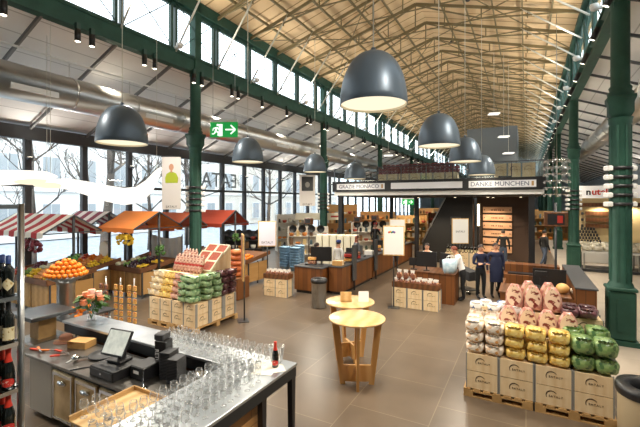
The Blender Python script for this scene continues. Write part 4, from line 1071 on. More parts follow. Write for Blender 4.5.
for k in range(52):
    a = q.uniform(0, 6.3); r_ = q.uniform(.05, .2); z = q.uniform(.16, .38); c_, s_ = math.cos(a), math.sin(a)
    lf.add([(c_*r_*.4, s_*r_*.4, z), (c_*r_-s_*.04, s_*r_+c_*.04, z+.03), (c_*(r_+.08), s_*(r_+.08), z-.01), (c_*r_+s_*.04, s_*r_-c_*.04, z+.03)], [(0, 1, 2, 3)])
lf.build('leaves', m_leaf, t)
st = MB()
for k in range(8): st.bar((0, 0, .02), (.08*math.cos(k), .08*math.sin(k), .26), .006)
st.build('stems', m_leaf, t)
for k in range(11):
    a = k*2.4; r_ = .05*math.sqrt(k); b = MB(); b.sphere((0, 0, 0), .05, 9, 5, sz=.85); b.lathe([(.02, .0), (.042, .03), (.044, .045), (.03, .04)], n=9, cap0=False, cap1=False)
    b.build('rose', m_rose if k % 3 else m_pink, t, (r_*math.cos(a), r_*math.sin(a), .4-4.2*r_*r_))
# hanging packs on wire stands behind the oranges
m_packy = mat('yellow_packs', 'e2b25e', .4, pat='voronoi', scale=30, col2='b5482f', lo=.4, hi=.9, coat=.4)
for s_, (x, y) in enumerate(((-8.35, 5.6), (-8.0, 5.7), (-8.75, 5.5))):
    t = thing('wire_stand', 'thin wire stand hung with small packs behind the oranges, %s' % ('middle one', 'the one toward the aisle', 'the one toward the window')[s_], 'stand', (x, y, 0)); MB().cyl((0, 0, 0), (0, 0, 1.35), .014, n=6).build('pole', m_steel, t); MB().lathe([(.16, 0), (.16, .012), (.02, .02)], n=14).build('base', m_char, t); b = MB()
    for k in range(6):
        for w in (-1, 1): b.bar((0, 0, .45+k*.15), (w*.1, -.05, .45+k*.15), .008)
    b.build('hooks', m_steel, t)
    for k in range(6):
        for w in (-1, 1):
            pkk = MB(); pkk.bbox(-.05, .05, -.025, .025, -.12, .0, .012); o = pkk.build('hanging_pack', m_packy if s_ < 2 else m_choc, None, (x+w*.1, y-.055, .45+k*.15)); tag(o, 'small pack, %s side, %s row up, on the wire stand behind the oranges, %s' % (('left', 'right')[w > 0], ORD[k], ('middle', 'aisle side', 'window side')[s_]), 'snack', 'packs on the wire stands')
# ------------------------------------------------------------------ high tables
def make_hightable():
    t = thing('high_table', 'x', 'table')
    MB().lathe([(.46, 1.115), (.485, 1.12), (.485, 1.145), (.47, 1.15), (.0001, 1.15)], n=48, cap1=False).build('round_top', m_ttop, t)
    for k in range(2):
        for s in (-1, 1):
            a = .35+k*PI/2
            b = MB(); b.prism([(s*.2, 0), (s*.29, 0), (s*.43, 1.1), (s*.31, 1.1)], 'y', -.022, .022, Matrix.Rotation(a, 4, 'Z')); b.build('leg', m_table, t)
        b = MB(); z0 = .06 if k else .06
        b.prism([(-.22, .05), (.22, .05), (.26, .33), (-.26, .33)], 'y', -.0215, .0215, Matrix.Rotation(.35+k*PI/2, 4, 'Z')); b.build('cross_board', m_table, t)
        b = MB(); b.prism([(-.36, 1.04), (.36, 1.04), (.37, 1.114), (-.37, 1.114)], 'y', -.021, .021, Matrix.Rotation(.35+k*PI/2, 4, 'Z')); b.build('top_rail', m_table, t)
    return t
ht = Maker(make_hightable)
ht((-2.56, 6.06, 0), .1, 'round birch high table with crossed board legs, the nearer one'); ht((-3.1, 6.98, 0), .5, 'round birch high table behind the nearer one, holding a card')
t = thing('menu_card', 'folded white card standing on the rear high table', 'card', (-2.85, 7.08, 1.15), YAW); MB().prism([(-.04, 0), (.04, 0), (.003, .2), (-.003, .2)], 'x', -.1, .1).build('card', m_paper, t)
t = thing('leaflet_holder', 'small wooden leaflet holder on the rear high table', 'holder', (-3.15, 6.9, 1.15), YAW); b = MB(); b.box(-.11, .11, -.05, .05, 0, .015); b.prism([(-.0, .0), (.05, .0), (.05, .18), (.035, .18)], 'x', -.11, .11); b.box(-.11, .11, -.05, -.04, 0, .06); b.build('holder', m_pine, t)
# ------------------------------------------------------------------ litter bins
def bin_(x, y, r, h, label, mb_):
    t = thing('litter_bin', label, 'bin', (x, y, 0)); MB().lathe([(r*.95, 0), (r*.95, .03), (r, .04), (r, h-.1)], n=26, cap1=False).build('body', mb_, t)
    MB().lathe([(r+.015, h-.12), (r+.03, h-.06), (r+.015, h), (r*.6, h-.01), (r*.58, h-.14)], n=26, cap0=False, cap1=False).build('rim', m_black, t); MB().lathe([(.0001, h-.2), (r*.97, h-.2)], n=26, cap0=False, cap1=False).build('liner', m_black, t)
bin_(1.29, 5.92, .29, .92, 'beige litter bin with thick black rim beside the front pasta display', mat('beige_bin', 'b9a685', .5))
bin_(-5.4, 9.9, .22, .85, 'brushed steel litter bin standing before the checkouts', m_steel)
# ------------------------------------------------------------------ sign stands
def sign_stand(x, y, rz, w, h, ztop, label, writing=None, logo=None, board=None):
    t = thing('sign_stand', label, 'sign', (x, y, 0), rz)
    MB().bbox(-.17, .17, -.14, .14, 0, .02, .004).build('base', m_steel_d, t); MB().cyl((0, .03, .02), (0, .03, ztop-.1), .02, n=8).build('pole', m_steel_d, t)
    f = MB(); f.bbox(-w/2, w/2, -.03, .01, ztop-h, ztop, .006); f.build('frame', m_pine, t)
    p = MB(); p.box(-w/2+.03, w/2-.03, -.034, -.03, ztop-h+.03, ztop-.03); p = p.build('poster', board or m_white, t)
    for (s, z, size, m) in (writing or []):
        link('lettering', textmesh(s, size, m, .001), p, (0, -.036, ztop-h+z))
    if logo:
        for k, c in enumerate(('d8433a', 'e8a83a', '3a8f5a', '3a62a8', '7d3f8c')):
            MB().lathe([(.035*h, 0), (.035*h, .003), (.0001, .003)], n=10, M=Matrix.Translation((-w*.22+k*.045*h, -.034, ztop-h*.22+(.02*h if k % 2 else 0))) @ Matrix.Rotation(PI/2, 4, 'X')).build('logo_dot', mat('logo_%d' % k, c, .6), p)
    return t
sign_stand(-8.28, 11.25, YAW, .66, .92, 2.42, 'framed white notice on a pole behind the small crate stack', [('EATALY', .48*.3, .16, m_ink)] if False else [('EATALY', .14, .12, m_ink)], board=mat('lilac_paper', 'dcd8e4', .7))
sign_stand(-3.44, 10.92, YAW*.6, .62, .88, 2.42, 'framed white notice with a rainbow dotted mark, on a pole before the cashier', None, True)
sign_stand(-4.3, 14.1, YAW*.6, .6, .5, 2.47, 'small white notice behind the rainbow marked one')
sign_stand(-2.42, 16.75, YAW, .7, 1.05, 2.42, 'pale framed notice on a pole in front of the dark staircase', [('EATALY', .5, .11, m_ink)])
sign_stand(-6.53, 7.81, math.radians(-45), .5, 1.2, 2.28, 'tall narrow wooden framed board seen edge on, beside the left bag display', board=mat('brown_poster', 'a8744a', .6, pat='noise', scale=8, col2='7a4a2c', lo=.4, hi=.6))
# ------------------------------------------------------------------ checkouts in the middle
def checkout(x0, x1, y0, y1, h, label, top=m_char):
    t = thing('checkout_counter', label, 'counter', (x0, y0, 0)); W = x1-x0; D = y1-y0
    MB().box(0, W, 0, .04, .1, h-.04).build('front_panel', m_oak, t); MB().box(W-.04, W, .04, D, .1, h-.04).build('side_panel', m_oak_y, t); MB().box(0, .04, .04, D, .1, h-.04).build('side_panel', m_oak_y, t); MB().box(.04, W-.04, D-.04, D, .1, h-.04).build('back_panel', m_oak, t)
    MB().bbox(-.03, W+.03, -.03, D+.03, h-.04, h, .006).build('worktop', top, t); MB().box(.05, W-.05, .05, D-.05, 0, .1).build('plinth', m_black, t)
    return t
checkout(-7.05, -5.95, 11.15, 11.95, .92, 'oak fronted checkout counter with a steel bin before it')
checkout(-5.9, -5.4, 11.5, 14.3, .95, 'oak checkout side counter along the entry gate')
checkout(-5.9, -5.4, 14.4, 17.2, .95, 'oak checkout counter farther along the gates')
checkout(-5.9, -5.4, 17.3, 20.4, .95, 'oak checkout counter farthest along the gates')
t = thing('cashier_desk', 'oak cashier desk behind the crates, under the rainbow marked notice', 'desk', (-3.35, 12.0, 0)); MB().box(0, 1.45, 0, .04, 0, .9).build('front_panel', m_oak, t); MB().box(1.41, 1.45, .04, .95, 0, .9).build('side_panel', m_oak_y, t); MB().box(0, .04, .04, .95, 0, .9).build('side_panel', m_oak_y, t); MB().bbox(-.03, 1.48, -.03, .98, .9, .94, .006).build('worktop', m_walnut, t)
for i, (x, y, z, h) in enumerate(((-5.34, 12.4, .35, 1.25), (-5.34, 14.6, .35, 1.25), (-5.34, 17.5, .35, 1.25))):
    t = thing('gate_panel', 'dark grey upright gate panel at the checkout, %s along the row' % ('nearest', 'middle', 'farthest')[i], 'gate', (x, y, 0)); MB().bbox(-.03, .03, -.16, .16, z, z+h, .01).build('panel', m_dgrey, t); MB().box(-.02, .02, -.03, .03, 0, z).build('stem', m_black, t)
def monitor(x, y, z, rz, w, h, label, m=m_black):
    t = thing('till_monitor', label, 'monitor', (x, y, z), rz); MB().bbox(-.1, .1, -.08, .08, 0, .02, .005).build('foot', m_black, t); MB().bar((0, 0, .02), (0, 0, .14), .04).build('stand', m_black, t); MB().bbox(-w/2, w/2, -.02, .02, .12, .12+h, .008).build('screen_case', m_black, t); MB().box(-w/2+.02, w/2-.02, .0201, .0215, .14, .1+h).build('display', m_screen, t); return t
monitor(-6.32, 11.75, .92, .4, .75, .5, 'wide black till monitor between the seated cashiers'); monitor(-5.65, 12.9, .95, .2, .45, .35, 'black till monitor on the checkout beside the grey gate panel'); monitor(-5.65, 16, .95, .2, .45, .35, 'black till monitor on the second checkout counter')
monitor(-2.78, 12.25, .94, .1, .62, .48, 'large black screen back on the cashier desk'); monitor(-2.3, 12.75, .94, -.6, .42, .4, 'black screen between the two white shirted cashiers'); monitor(-3.2, 12.3, .94, .2, .3, .25, 'small black screen at the left end of the cashier desk')
# sign poles over the checkouts with small dark displays
for i, (x, y) in enumerate(((-6.85, 11.8), (-5.75, 13.7), (-5.75, 15.6))):
    t = thing('till_number_display', 'thin pole with a small dark till display, %s in the checkout row' % ('nearest', 'middle', 'farthest')[i], 'sign', (x, y, .92)); MB().cyl((0, 0, 0), (0, 0, 1.4), .02, n=8).build('pole', m_black, t); MB().bbox(-.14, .14, -.09, .09, 1.4, 1.62, .01).build('display_box', m_walnut, t); MB().box(-.1, .1, -.093, -.09, 1.44, 1.58).build('display', m_black, t)
cols_it0 = [m_choc, m_packy, m_redink]
for i, (x, y, z) in enumerate(((-6.75, 11.5, .92), (-5.65, 12.2, .95), (-5.65, 14.1, .95), (-5.65, 15.2, .95))):
    t = thing('card_terminal', 'black card terminal on the checkouts, %s along the row' % ORD[i], 'terminal', (x, y, z), .3*i); MB().bbox(-.05, .05, -.09, .09, 0, .05, .01).build('case', m_black, t); MB().box(-.035, .035, .0, .07, .0505, .052).build('display', m_screen, t)
for i in range(3):
    t = thing('paper_bag_pile', 'pile of folded paper bags on the %s checkout' % ('corner of the nearest', 'second', 'third')[i], 'paper bags', (-5.66, (11.75, 14.7, 16.6)[i], .95), .1); MB().bbox(-.17, .17, -.14, .14, 0, .16, .008).build('bags', m_whitec if i else m_card, t); MB().bbox(-.175, .175, -.03, .03, -.0, .165, .003).build('band', m_cream, t)
def make_plant():
    t = thing('potted_plant', 'x', 'plant'); MB().lathe([(.1, 0), (.13, .2), (.12, .2), (.1, .02), (.0001, .02)], n=14, cap1=False).build('pot', m_char, t); b = MB(); q = random.Random(9)
    for k in range(60):
        a = q.uniform(0, 6.3); r_ = q.uniform(.02, .2); z = .2+q.uniform(0, .5); c_, s_ = math.cos(a), math.sin(a)
        b.add([(c_*r_*.4, s_*r_*.4, z), (c_*r_-s_*.04, s_*r_+c_*.04, z+.05), (c_*(r_+.1), s_*(r_+.1), z+.04), (c_*r_+s_*.04, s_*r_-c_*.04, z+.05)], [(0, 1, 2, 3)])
    b.build('foliage', m_leaf, t); return t
pl = Maker(make_plant)
def make_chair():
    t = thing('swivel_chair', 'x', 'chair'); MB().bbox(-.22, .22, -.22, .22, .62, .68, .02).build('seat', m_char, t); MB().bbox(-.2, .2, .2, .25, .72, 1.15, .02).build('backrest', m_char, t); MB().cyl((0, 0, .05), (0, 0, .62), .03, n=8).build('stem', m_steel, t); MB().bar((0, .2, .65), (0, .235, .8), .05, .02).build('back_bar', m_steel, t)
    for k in range(5): MB().bar((0, 0, .06), (.26*math.cos(k*1.257), .26*math.sin(k*1.257), .04), .04, .03).build('leg', m_char, t)
    return t
chr_ = Maker(make_chair)
chr_((-6.55, 14.0, 0), 2.2, 'dark swivel chair behind the first side counter'); chr_((-6.5, 16.2, 0), 2.6, 'dark swivel chair behind the second side counter'); chr_((-2.35, 13.35, 0), .4, 'dark swivel chair behind the cashier desk')
for i, (x, y, z, h) in enumerate(((-6.6, 11.6, .92, .3), (-5.66, 12.55, .95, .34), (-5.66, 13.4, .95, .3), (-5.66, 15.7, .95, .32), (-5.66, 16.9, .95, .3))):
    t = thing('impulse_rack', 'small dark rack of sweets on the checkouts, %s along the row' % ORD[i], 'rack', (x, y, z), .2*i); MB().bbox(-.14, .14, -.1, .1, 0, .03, .006).build('base', m_char, t); MB().box(-.14, .14, .07, .1, .03, h).build('back', m_char, t)
    for k in range(2): MB().bbox(-.13, .13, -.09, .07, .03+k*h*.45, .03+k*h*.45+.1, .01).build('sweets', cols_it0[(i+k) % 3], t)

pl((-5.65, 19.6, .95), 0, 'leafy potted plant at the far end of the checkout row'); pl((-5.6, 17.6, .95), 1, 'leafy potted plant midway along the checkout row')
m_tarp = mat('grey_tarp', 'b9b8b2', .6)
# blue shopping baskets
m_blue = mat('pale_blue_plastic', '8fb2cc', .45)
def make_basket():
    t = thing('shopping_basket', 'x', 'basket'); b = MB()
    b.lathe([(.19, 0), (.27, .2), (.285, .2), (.285, .215), (.265, .215), (.185, .01), (.0001, .01)], n=4, M=Matrix.Rotation(PI/4, 4, 'Z'), sx=1.0, sy=1.3, cap1=False); b.build('tub', m_blue, t)
    h = MB(); h.tube([(-.19, -.02, .21), (-.14, -.02, .3), (.14, -.02, .3), (.19, -.02, .21)], .009, 5); h.build('handle', m_char, t); return t
bsk = Maker(make_basket)
for j, (x, y) in enumerate(((-9.75, 14.6), (-9.15, 14.55), (-9.45, 15.4))):
    for l in range(8): bsk((x, y, l*.12), .1*j, 'pale blue shopping basket, %s from below in the %s stack behind the framed notice' % (ORD[l], ('left', 'right', 'rear')[j]), 'stacked blue baskets', scale=(1, 1, 1))
t = thing('shopping_bag', 'pale blue white carrier bag standing open on the cashier desk', 'bag', (-2.05, 12.15, .94)); b = MB(); b.lathe([(.2, 0), (.25, .1), (.28, .42), (.27, .42), (.24, .1), (.0001, .02)], n=4, M=Matrix.Rotation(PI/4, 4, 'Z') @ Matrix.Scale(.75, 4, (0, 1, 0)), cap1=False); b.build('bag_body', mat('bag_blue', 'c9dae2', .4, pat='noise', scale=7, col2='9fbccb', lo=.4, hi=.6), t)
for s in (-1, 1): MB().tube([(-.08, s*.13, .42), (-.07, s*.13, .52), (.07, s*.13, .52), (.08, s*.13, .42)], .008, 5).build('handle', m_white, t)
# white ribbed crate wall
m_slat = mat('slatted_cream', 'd9d3bd', .6)
t = thing('slatted_box_wall', 'row of upright cream slatted boxes behind the checkouts', 'crate', (-8.8, 15.8, 0), .25)
for k in range(6): MB().bbox(k*.34, k*.34+.3, 0, .6, .0, 1.55, .02).build('slat_box', m_slat, t)
# ------------------------------------------------------------------ goods shelves, background left
cols_it = [mat('goods_%d' % i, c, .5) for i, c in enumerate(('c8c4ba', '2a2826', 'a8452f', 'e0c38a', '55707a', 'd8d2c4', '7b5a3a', '3a4a3a', 'dd8a3a'))]
m_black_item = mat('black_pan', '191919', .35)
def make_pan():
    t = thing('frying_pan', 'x', 'pan'); MB().lathe([(.0001, 0), (.17, 0), (.21, .05), (.2, .05), (.165, .01), (.0001, .01)], n=14, M=Matrix.Rotation(PI/2, 4, 'X'), cap0=False, cap1=False).build('dish', m_black_item, t); MB().bar((0, 0, -.2), (0, -.01, -.42), .03, .015).build('handle', m_black_item, t); return t
pan = Maker(make_pan)
def make_item(kind, m):
    def f():
        if kind == 0: o = MB().bbox(-.09, .09, -.08, .08, 0, .26, .01).build('goods_carton', m); c = 'box'
        elif kind == 1: o = MB().lathe([(.07, 0), (.075, .01), (.075, .2), (.05, .23), (.05, .26), (.0001, .26)], n=12, cap1=False).build('storage_jar', m); c = 'jar'
        else: o = MB().lathe([(.08, 0), (.13, .06), (.14, .14), (.13, .14), (.11, .05), (.0001, .02)], n=14, cap1=False).build('serving_bowl', m); c = 'bowl'
        return tag(o, 'x', c)
    return f
ITEMS = [Maker(make_item(i % 3, cols_it[i])) for i in range(9)]
KN = ['grey carton', 'black jar', 'red bowl', 'buff carton', 'slate blue jar', 'cream bowl', 'brown carton', 'dark green jar', 'orange bowl']
def shelf_unit(x, y, rz, w, h, ns, label, short, mpost=m_pine, pans=False, seed=1, dens=1.0, depth=.45):
    q = random.Random(seed); t = thing('goods_shelf', label, 'shelf', (x, y, 0), rz)
    for px in (-w/2, w/2-.05): MB().box(px, px+.05, 0, depth, 0, h).build('upright', mpost, t)
    M = Matrix.Translation((x, y, 0)) @ Matrix.Rotation(rz, 4, 'Z')
    for k in range(ns):
        z = .25+k*(h-.3)/ns; MB().box(-w/2+.05, w/2-.05, .0, depth-.03, z, z+.03).build('shelf_board', mpost, t)
        n_ = int((w-.2)/.3*dens); zl = (h-.3)/ns-.06
        for i in range(n_):
            kk = q.randrange(9); p = M @ Vector((-w/2+.2+i*(w-.4)/max(1, n_-1), .16+q.uniform(-.03, .03), z+.03)); sc = min(q.uniform(.8, 1.4), zl/.27)
            ITEMS[kk](p, rz+q.uniform(-.1, .1), '%s, %s along, %s shelf up, %s' % (KN[kk], ordn(i), ORD[k], short), 'goods on the %s' % short, scale=(1, 1, sc))
    MB().box(-w/2+.05, w/2-.05, depth-.03, depth, .2, h).build('back_panel', mpost, t)
    if pans:
        for i in range(int(w/.5)):
            p = M @ Vector((-w/2+.3+i*.5, -.06, h-.1)); pan(p, rz, 'black frying pan, %s from the left, hung atop the %s' % (ORD[i], short), 'pans on the %s' % short)
m_shw = mat('white_shelf', 'e3ddd0', .55); m_sho = mat('orange_shelf', 'd8a86a', .55)
shelf_unit(-10.4, 17.8, YAW, 2.2, 1.75, 3, 'white goods shelf behind the blue baskets with black pans hung on it', 'white pan shelf', m_shw, True, 1)
shelf_unit(-12.7, 15.2, YAW, 2.0, 1.6, 3, 'dark goods shelf behind the brick red awning with black pans', 'dark pan shelf', m_char, True, 2)
shelf_unit(-7.9, 21.0, YAW, 2.4, 1.9, 3, 'white goods shelf behind the checkout row with pans hung on top', 'far white pan shelf', m_shw, True, 3)
shelf_unit(-12.9, 20.5, .9, 2.4, 2.3, 4, 'tall white shelf by the windows, lit, full of boxes', 'tall window shelf', m_shw, False, 4)
shelf_unit(-11.6, 24.2, .5, 2.6, 2.9, 4, 'tall orange wood shelf near the second banner', 'orange wood shelf', m_sho, False, 5)
shelf_unit(-9.2, 25.5, .45, 2.4, 2.4, 4, 'orange wood shelf behind the middle checkouts', 'middle orange shelf', m_sho, False, 6)
shelf_unit(-6.6, 24.8, .4, 2.0, 2.2, 4, 'pine shelf under the gallery by the left pillar', 'gallery shelf', m_pine_d, False, 7)
shelf_unit(-13.6, 28, .7, 2.8, 2.4, 4, 'far white shelf along the windows', 'far window shelf', m_shw, False, 8)
shelf_unit(-5.0, 27.5, .2, 2.2, 2.3, 4, 'dark shelf at the back under the gallery, left of the staircase', 'back gallery shelf', m_walnut, False, 9)
t = thing('shop_sign_board', 'long pale shop board on two poles behind the framed notice', 'sign', (-10.6, 19.4, 0), YAW); MB().bbox(-1.35, 1.35, -.03, .03, 2.05, 2.45, .01).build('board', m_cream, t)
for x in (-1.2, 1.2): MB().cyl((x, .05, 0), (x, .05, 2.4), .03, n=8).build('pole', m_white, t)
MB().box(.7, 1.2, -.034, -.03, 2.2, 2.3).build('red_mark', m_redink, t)
# ------------------------------------------------------------------ counter behind the front display
t = thing('tasting_counter', 'oak clad counter behind the front pasta display, with sloped dark screen wall', 'counter', (-.55, 10.1, 0))
MB().box(0, 1.85, 0, .05, 0, .95).build('front_panel', m_oak, t); MB().box(0, .05, .05, 2.0, 0, .95).build('side_panel', m_oak_y, t); MB().bbox(-.03, 1.45, -.03, 1.0, .95, .99, .006).build('worktop', m_walnut, t)
MB().box(1.5, 1.55, .05, 3.4, 0, 1.2).build('inner_panel', m_oak_y, t); MB().box(1.85, 1.9, -.02, 3.4, 0, 1.2).build('outer_panel', m_oak_y, t); MB().bbox(1.5, 1.93, -.04, 3.45, 1.2, 1.24, .006).build('grey_top', m_char, t); MB().box(1.5, 1.9, -.03, .02, 0, 1.2).build('end_panel', m_oak, t)
MB().box(.7, 1.42, .95, 1.0, .99, 1.45).build('dark_screen', m_black, t)
t = thing('cheese_loaf', 'round pale yellow loaf on the oak counter', 'bread', (.75, 10.5, .99)); MB().sphere((0, 0, .12), .14, 14, 8, sz=.85).build('loaf', mat('crust', 'd9b274', .6, pat='noise', scale=8, col2='c7924c', lo=.3, hi=.7), t)
t = thing('kitchen_scale', 'dark counter scale with a steel plate on the oak counter', 'scale', (.15, 10.55, .99)); MB().bbox(-.22, .22, -.16, .16, 0, .08, .01).build('body', m_black, t); MB().lathe([(.2, .08), (.22, .1), (.0001, .1)], n=20, cap1=False).build('plate', m_steel, t); MB().bar((.16, .1, .08), (.16, .12, .34), .03).build('stand', m_black, t); MB().bbox(.04, .3, .09, .14, .34, .46, .008).build('display', m_black, t)
for i in range(7):
    b = MB(); b.bbox(-.06, .06, -.09, .09, 0, .1, .02); o = b.build('wrapped_cheese', m_white if i % 2 else m_cream, None, (1.02+.14*(i % 3), 10.3+.22*(i//3), .99), .2*i); tag(o, 'wrapped cheese piece, %s on the oak counter by the dark screen' % ORD[i], 'cheese', 'wrapped cheeses on the oak counter')
t = thing('stepped_display', 'oak steps with dark trays left behind the oak counter', 'display', (-.6, 13.0, 0)); MB().box(0, 1.5, 0, .5, 0, .9).build('low_step', m_oak, t); MB().box(0, 1.5, .5, 1.0, 0, 1.15).build('high_step', m_oak, t); MB().box(.1, 1.4, .1, .4, .9, .94).build('dark_tray', m_black, t)
t = thing('till_number_display', 'pole with a wooden box display rising from the oak counter', 'sign', (.72, 12.3, 0)); MB().cyl((0, 0, 0), (0, 0, 3.1), .03, n=8).build('pole', m_char, t); MB().bbox(-.28, .28, -.12, .12, 2.45, 2.85, .01).build('display_box', m_walnut, t); MB().box(-.2, .2, -.124, -.12, 2.5, 2.8).build('display', m_black, t); MB().box(.03, .16, -.126, -.124, 2.55, 2.75).build('red_figure', m_redink, t)
def make_cart():
    t = thing('push_trolley', 'x', 'trolley')
    for x in (-.22, .22): MB().tube([(x, -.3, .1), (x, .3, .1), (x, .42, .95)], .014, 6).build('side_frame', m_chrome, t)
    b = MB(); b.bar((-.22, .42, .95), (.22, .42, .95), .03); b.build('handle', m_black, t); MB().box(-.22, .22, -.3, .3, .12, .15).build('platform', m_black, t); MB().prism([(-.24, .45), (.3, .55), (.34, .85), (-.26, .75)], 'x', -.2, .2).build('basket', m_char, t)
    for x in (-.2, .2):
        for y in (-.27, .27): MB().cyl((x-.015, y, .05), (x+.015, y, .05), .05, n=10).build('wheel', m_black, t)
    return t
cart = Maker(make_cart)
cart((-1.75, 13.9, 0), .9, 'dark push trolley standing beside the leaning cashier'); cart((-.55, 14.6, 0), 2.2, 'chrome push trolley beside the navy coated person, nearer one'); cart((-.15, 15.9, 0), 2.2, 'chrome push trolley beside the navy coated person, farther one')
# crates of bottles in front of the stairs
crate4 = Maker(make_crate(.5, .45, .45))
for i in range(3):
    for l in range(2): crate4((-2.9+.5*i, 17.6, l*.45), 0, 'crate under the wine bottles by the staircase, %s from the left, %s' % (ORD[i], ('lower', 'upper')[l]), 'crates by the staircase')
for i in range(11):
    for j in range(2): bt_blk((-3.05+i*.125, 17.5+.14*j, .902), rnd.uniform(-.5, .5), 'dark wine bottle on the crates by the staircase, %s from left, %s row' % (ordn(i), ('front', 'back')[j]), 'wine bottles by the staircase', scale=(1.1, 1.1, 1.15))
# ------------------------------------------------------------------ the gallery
GX0, GX1, GY, GY2 = -8.4, .62, 17.0, 27.5
t = thing('gallery_deck', 'white edged gallery deck carrying the long lettered sign band', 'gallery', (0, 0, 0))
MB().box(GX0, GX1, GY, GY2, 3.42, 3.62).build('deck_slab', m_white, t)
MB().box(GX0+.1, GX1-.1, GY+.15, GY2, 3.36, 3.42).build('soffit', mat('dark_soffit', '3a332c', .8), t)
MB().bbox(GX0-.05, GX1+.05, GY-.12, GY-.02, 3.6, 4.1, .006).build('sign_band', m_black, t)
sb = t.children[-1]
m_signw = mat('sign_white', 'e6e7ea', .5); m_bluegrey = mat('blue_letters', '39486a', .6)
for (xa, xb, txt) in ((-8.2, -5.75, 'GRAZIE MONACO'), (-5.45, -2.35, ''), (-2.1, .35, 'DANKE MÜNCHEN')):
    p = MB(); p.box(xa, xb, GY-.128, GY-.12, 3.7, 3.98); p = p.build('sign_panel', m_signw, sb)
    if txt:
        link('lettering', textmesh(txt, .25, m_bluegrey, .002), p, ((xa+xb)/2-.08, GY-.131, 3.835))
        MB().box(xb-.16, xb-.08, GY-.132, GY-.128, 3.75, 3.93).build('crest', m_pine_d, p)
    else:
        link('faint_lettering', textmesh('·  ·  ·  ·  ·  ·', .1, m_signw, .001), p, ((xa+xb)/2, GY-.131, 3.835))
for i, x in enumerate((-8.15, .2)):
    t2 = thing('gallery_pillar', 'dark steel pillar carrying the %s front corner of the gallery' % ('left', 'right')[i], 'pillar', (x, GY+.25, 0)); MB().bbox(-.11, .11, -.11, .11, 0, 3.36, .01).build('shaft', m_black, t2); MB().box(-.2, .2, -.2, .2, 0, .03).build('foot_plate', m_black, t2)
for i, (x, y) in enumerate(((-5.05, 20), (-7.7, 24), (-2.0, 26.9))):
    t2 = thing('gallery_pillar', 'dark steel pillar under the middle of the gallery, %s' % ('left of the staircase', 'at the back left', 'at the back behind the staircase')[i], 'pillar', (x, y, 0)); MB().bbox(-.1, .1, -.1, .1, 0, 3.36, .01).build('shaft', m_black, t2); MB().box(-.2, .2, -.2, .2, 0, .03).build('foot_plate', m_black, t2)
t = thing('glass_railing', 'glass railing with steel top rail along the gallery front', 'railing', (0, GY, 3.62)); n = 8
for i in range(n):
    xa = GX0+(GX1-GX0)*i/n; xb = GX0+(GX1-GX0)*(i+1)/n; MB().box(xa+.03, xb-.03, .02, .035, .2, 1.08).build('glass_panel', m_rail, t)
for i in range(n+1):
    x = GX0+(GX1-GX0)*i/n; MB().box(x-.02, x+.02, .0, .05, 0, 1.1).build('post', m_steel_d, t)
MB().bbox(GX0, GX1, -.01, .06, 1.1, 1.14, .006).build('top_rail', m_steel_d, t)
# goods on the gallery
crate5 = Maker(make_crate(.5, .5, .8))
for i in range(7): crate5((-6.05+i*.53, 17.6, 3.621), 0, 'pale crate on the gallery, %s from the left under the dark red packs' % ORD[i], 'crates under the packs on the gallery')
pk2 = Maker(make_bag('gallery_pack', 'pack', mat('dark_red_packs', '6e1f28', .4, pat='voronoi', scale=14, col2='a34a4a', lo=.4, hi=.9), .2, .24, .15, 41))
for i in range(18):
    for l in range(2 if i in (0, 17) else 3): pk2((-6.15+i*.205, 17.55, 4.425+l*.14), rnd.uniform(-.3, .3), 'dark red pack on the gallery crates, %s from the left, %s layer' % (ordn(i), ORD[l]), 'dark red packs on the gallery')
crate6 = Maker(make_crate(.5, .5, .55))
for i, (x, l) in enumerate(((-.95, 0), (-.95, 1), (-.42, 0), (-.42, 1), (.1, 0), (.1, 1))): crate6((x, 17.9, 3.621+.55*l), 0, 'pine crate at the right end of the gallery, %s stack, %s' % (ORD[i//2], ('lower', 'upper')[l]), 'crates at the right end of the gallery')
for i, x in enumerate((-7.6, -7.0, -2.2, -1.7)):
    t = thing('bistro_table', 'small dark table on the gallery, %s from the left' % ORD[i], 'table', (x, 18.4, 3.621)); MB().cyl((0, 0, .02), (0, 0, .95), .03, n=8).build('leg', m_char, t); MB().lathe([(.22, 0), (.22, .02), (.02, .03)], n=14).build('base', m_char, t); MB().lathe([(.3, .95), (.3, .98), (.0001, .98)], n=18, cap1=False).build('table_top', m_walnut, t)
t = thing('gallery_speaker', 'black box standing at the gallery edge above the lettering', 'speaker', (-.75, 17.25, 3.621)); MB().bbox(-.25, .25, -.1, .15, 0, .55, .01).build('cabinet', m_black, t); MB().box(-.2, .2, -.104, -.1, .06, .5).build('grille', m_char, t)
o = MB().box(-3.6, -.5, 28, 33, 0, 8.1).build('wall_lift', mat('slate_wall', '5d6468', .7)); struct(o, 'slate grey upper room wall behind the gallery')
o = MB().box(-.5, 1.3, 29, 29.05, 4.3, 7.0).build('window_gallery', m_rail); struct(o, 'glass screen beside the slate grey upper wall')
# small downlights and spots added to brighten the space under the gallery
def make_dl():
    t = thing('added_downlight', 'x', 'lamp'); MB().cyl((0, 0, 0), (0, 0, -.04), .07, n=12).build('ring', m_black, t); MB().cyl((0, 0, -.04), (0, 0, -.05), .05, n=12).build('lit_lens', e_small, t); return t
dl = Maker(make_dl)
for i, (x, y) in enumerate(((-6.9, 18.5), (-4.6, 18.5), (-2.9, 18.5), (-1.5, 18.5), (-.2, 18.5), (-6.9, 22), (-1.4, 20.2), (-.4, 22), (-6.6, 24.3), (-4.6, 25.5))):
    dl((x, y, 3.36), 0, 'small added lamp in the gallery soffit, %s from the left in the %s row' % (ORD[i] if i < 5 else ORD[i-5], 'front' if i < 5 else 'rear'), 'added gallery downlights')
    light('gallery_fill_light', 'SPOT', (x, y, 3.28), 250, (1, .82, .58), .06, target=(x, y, 0), spot=2.2)
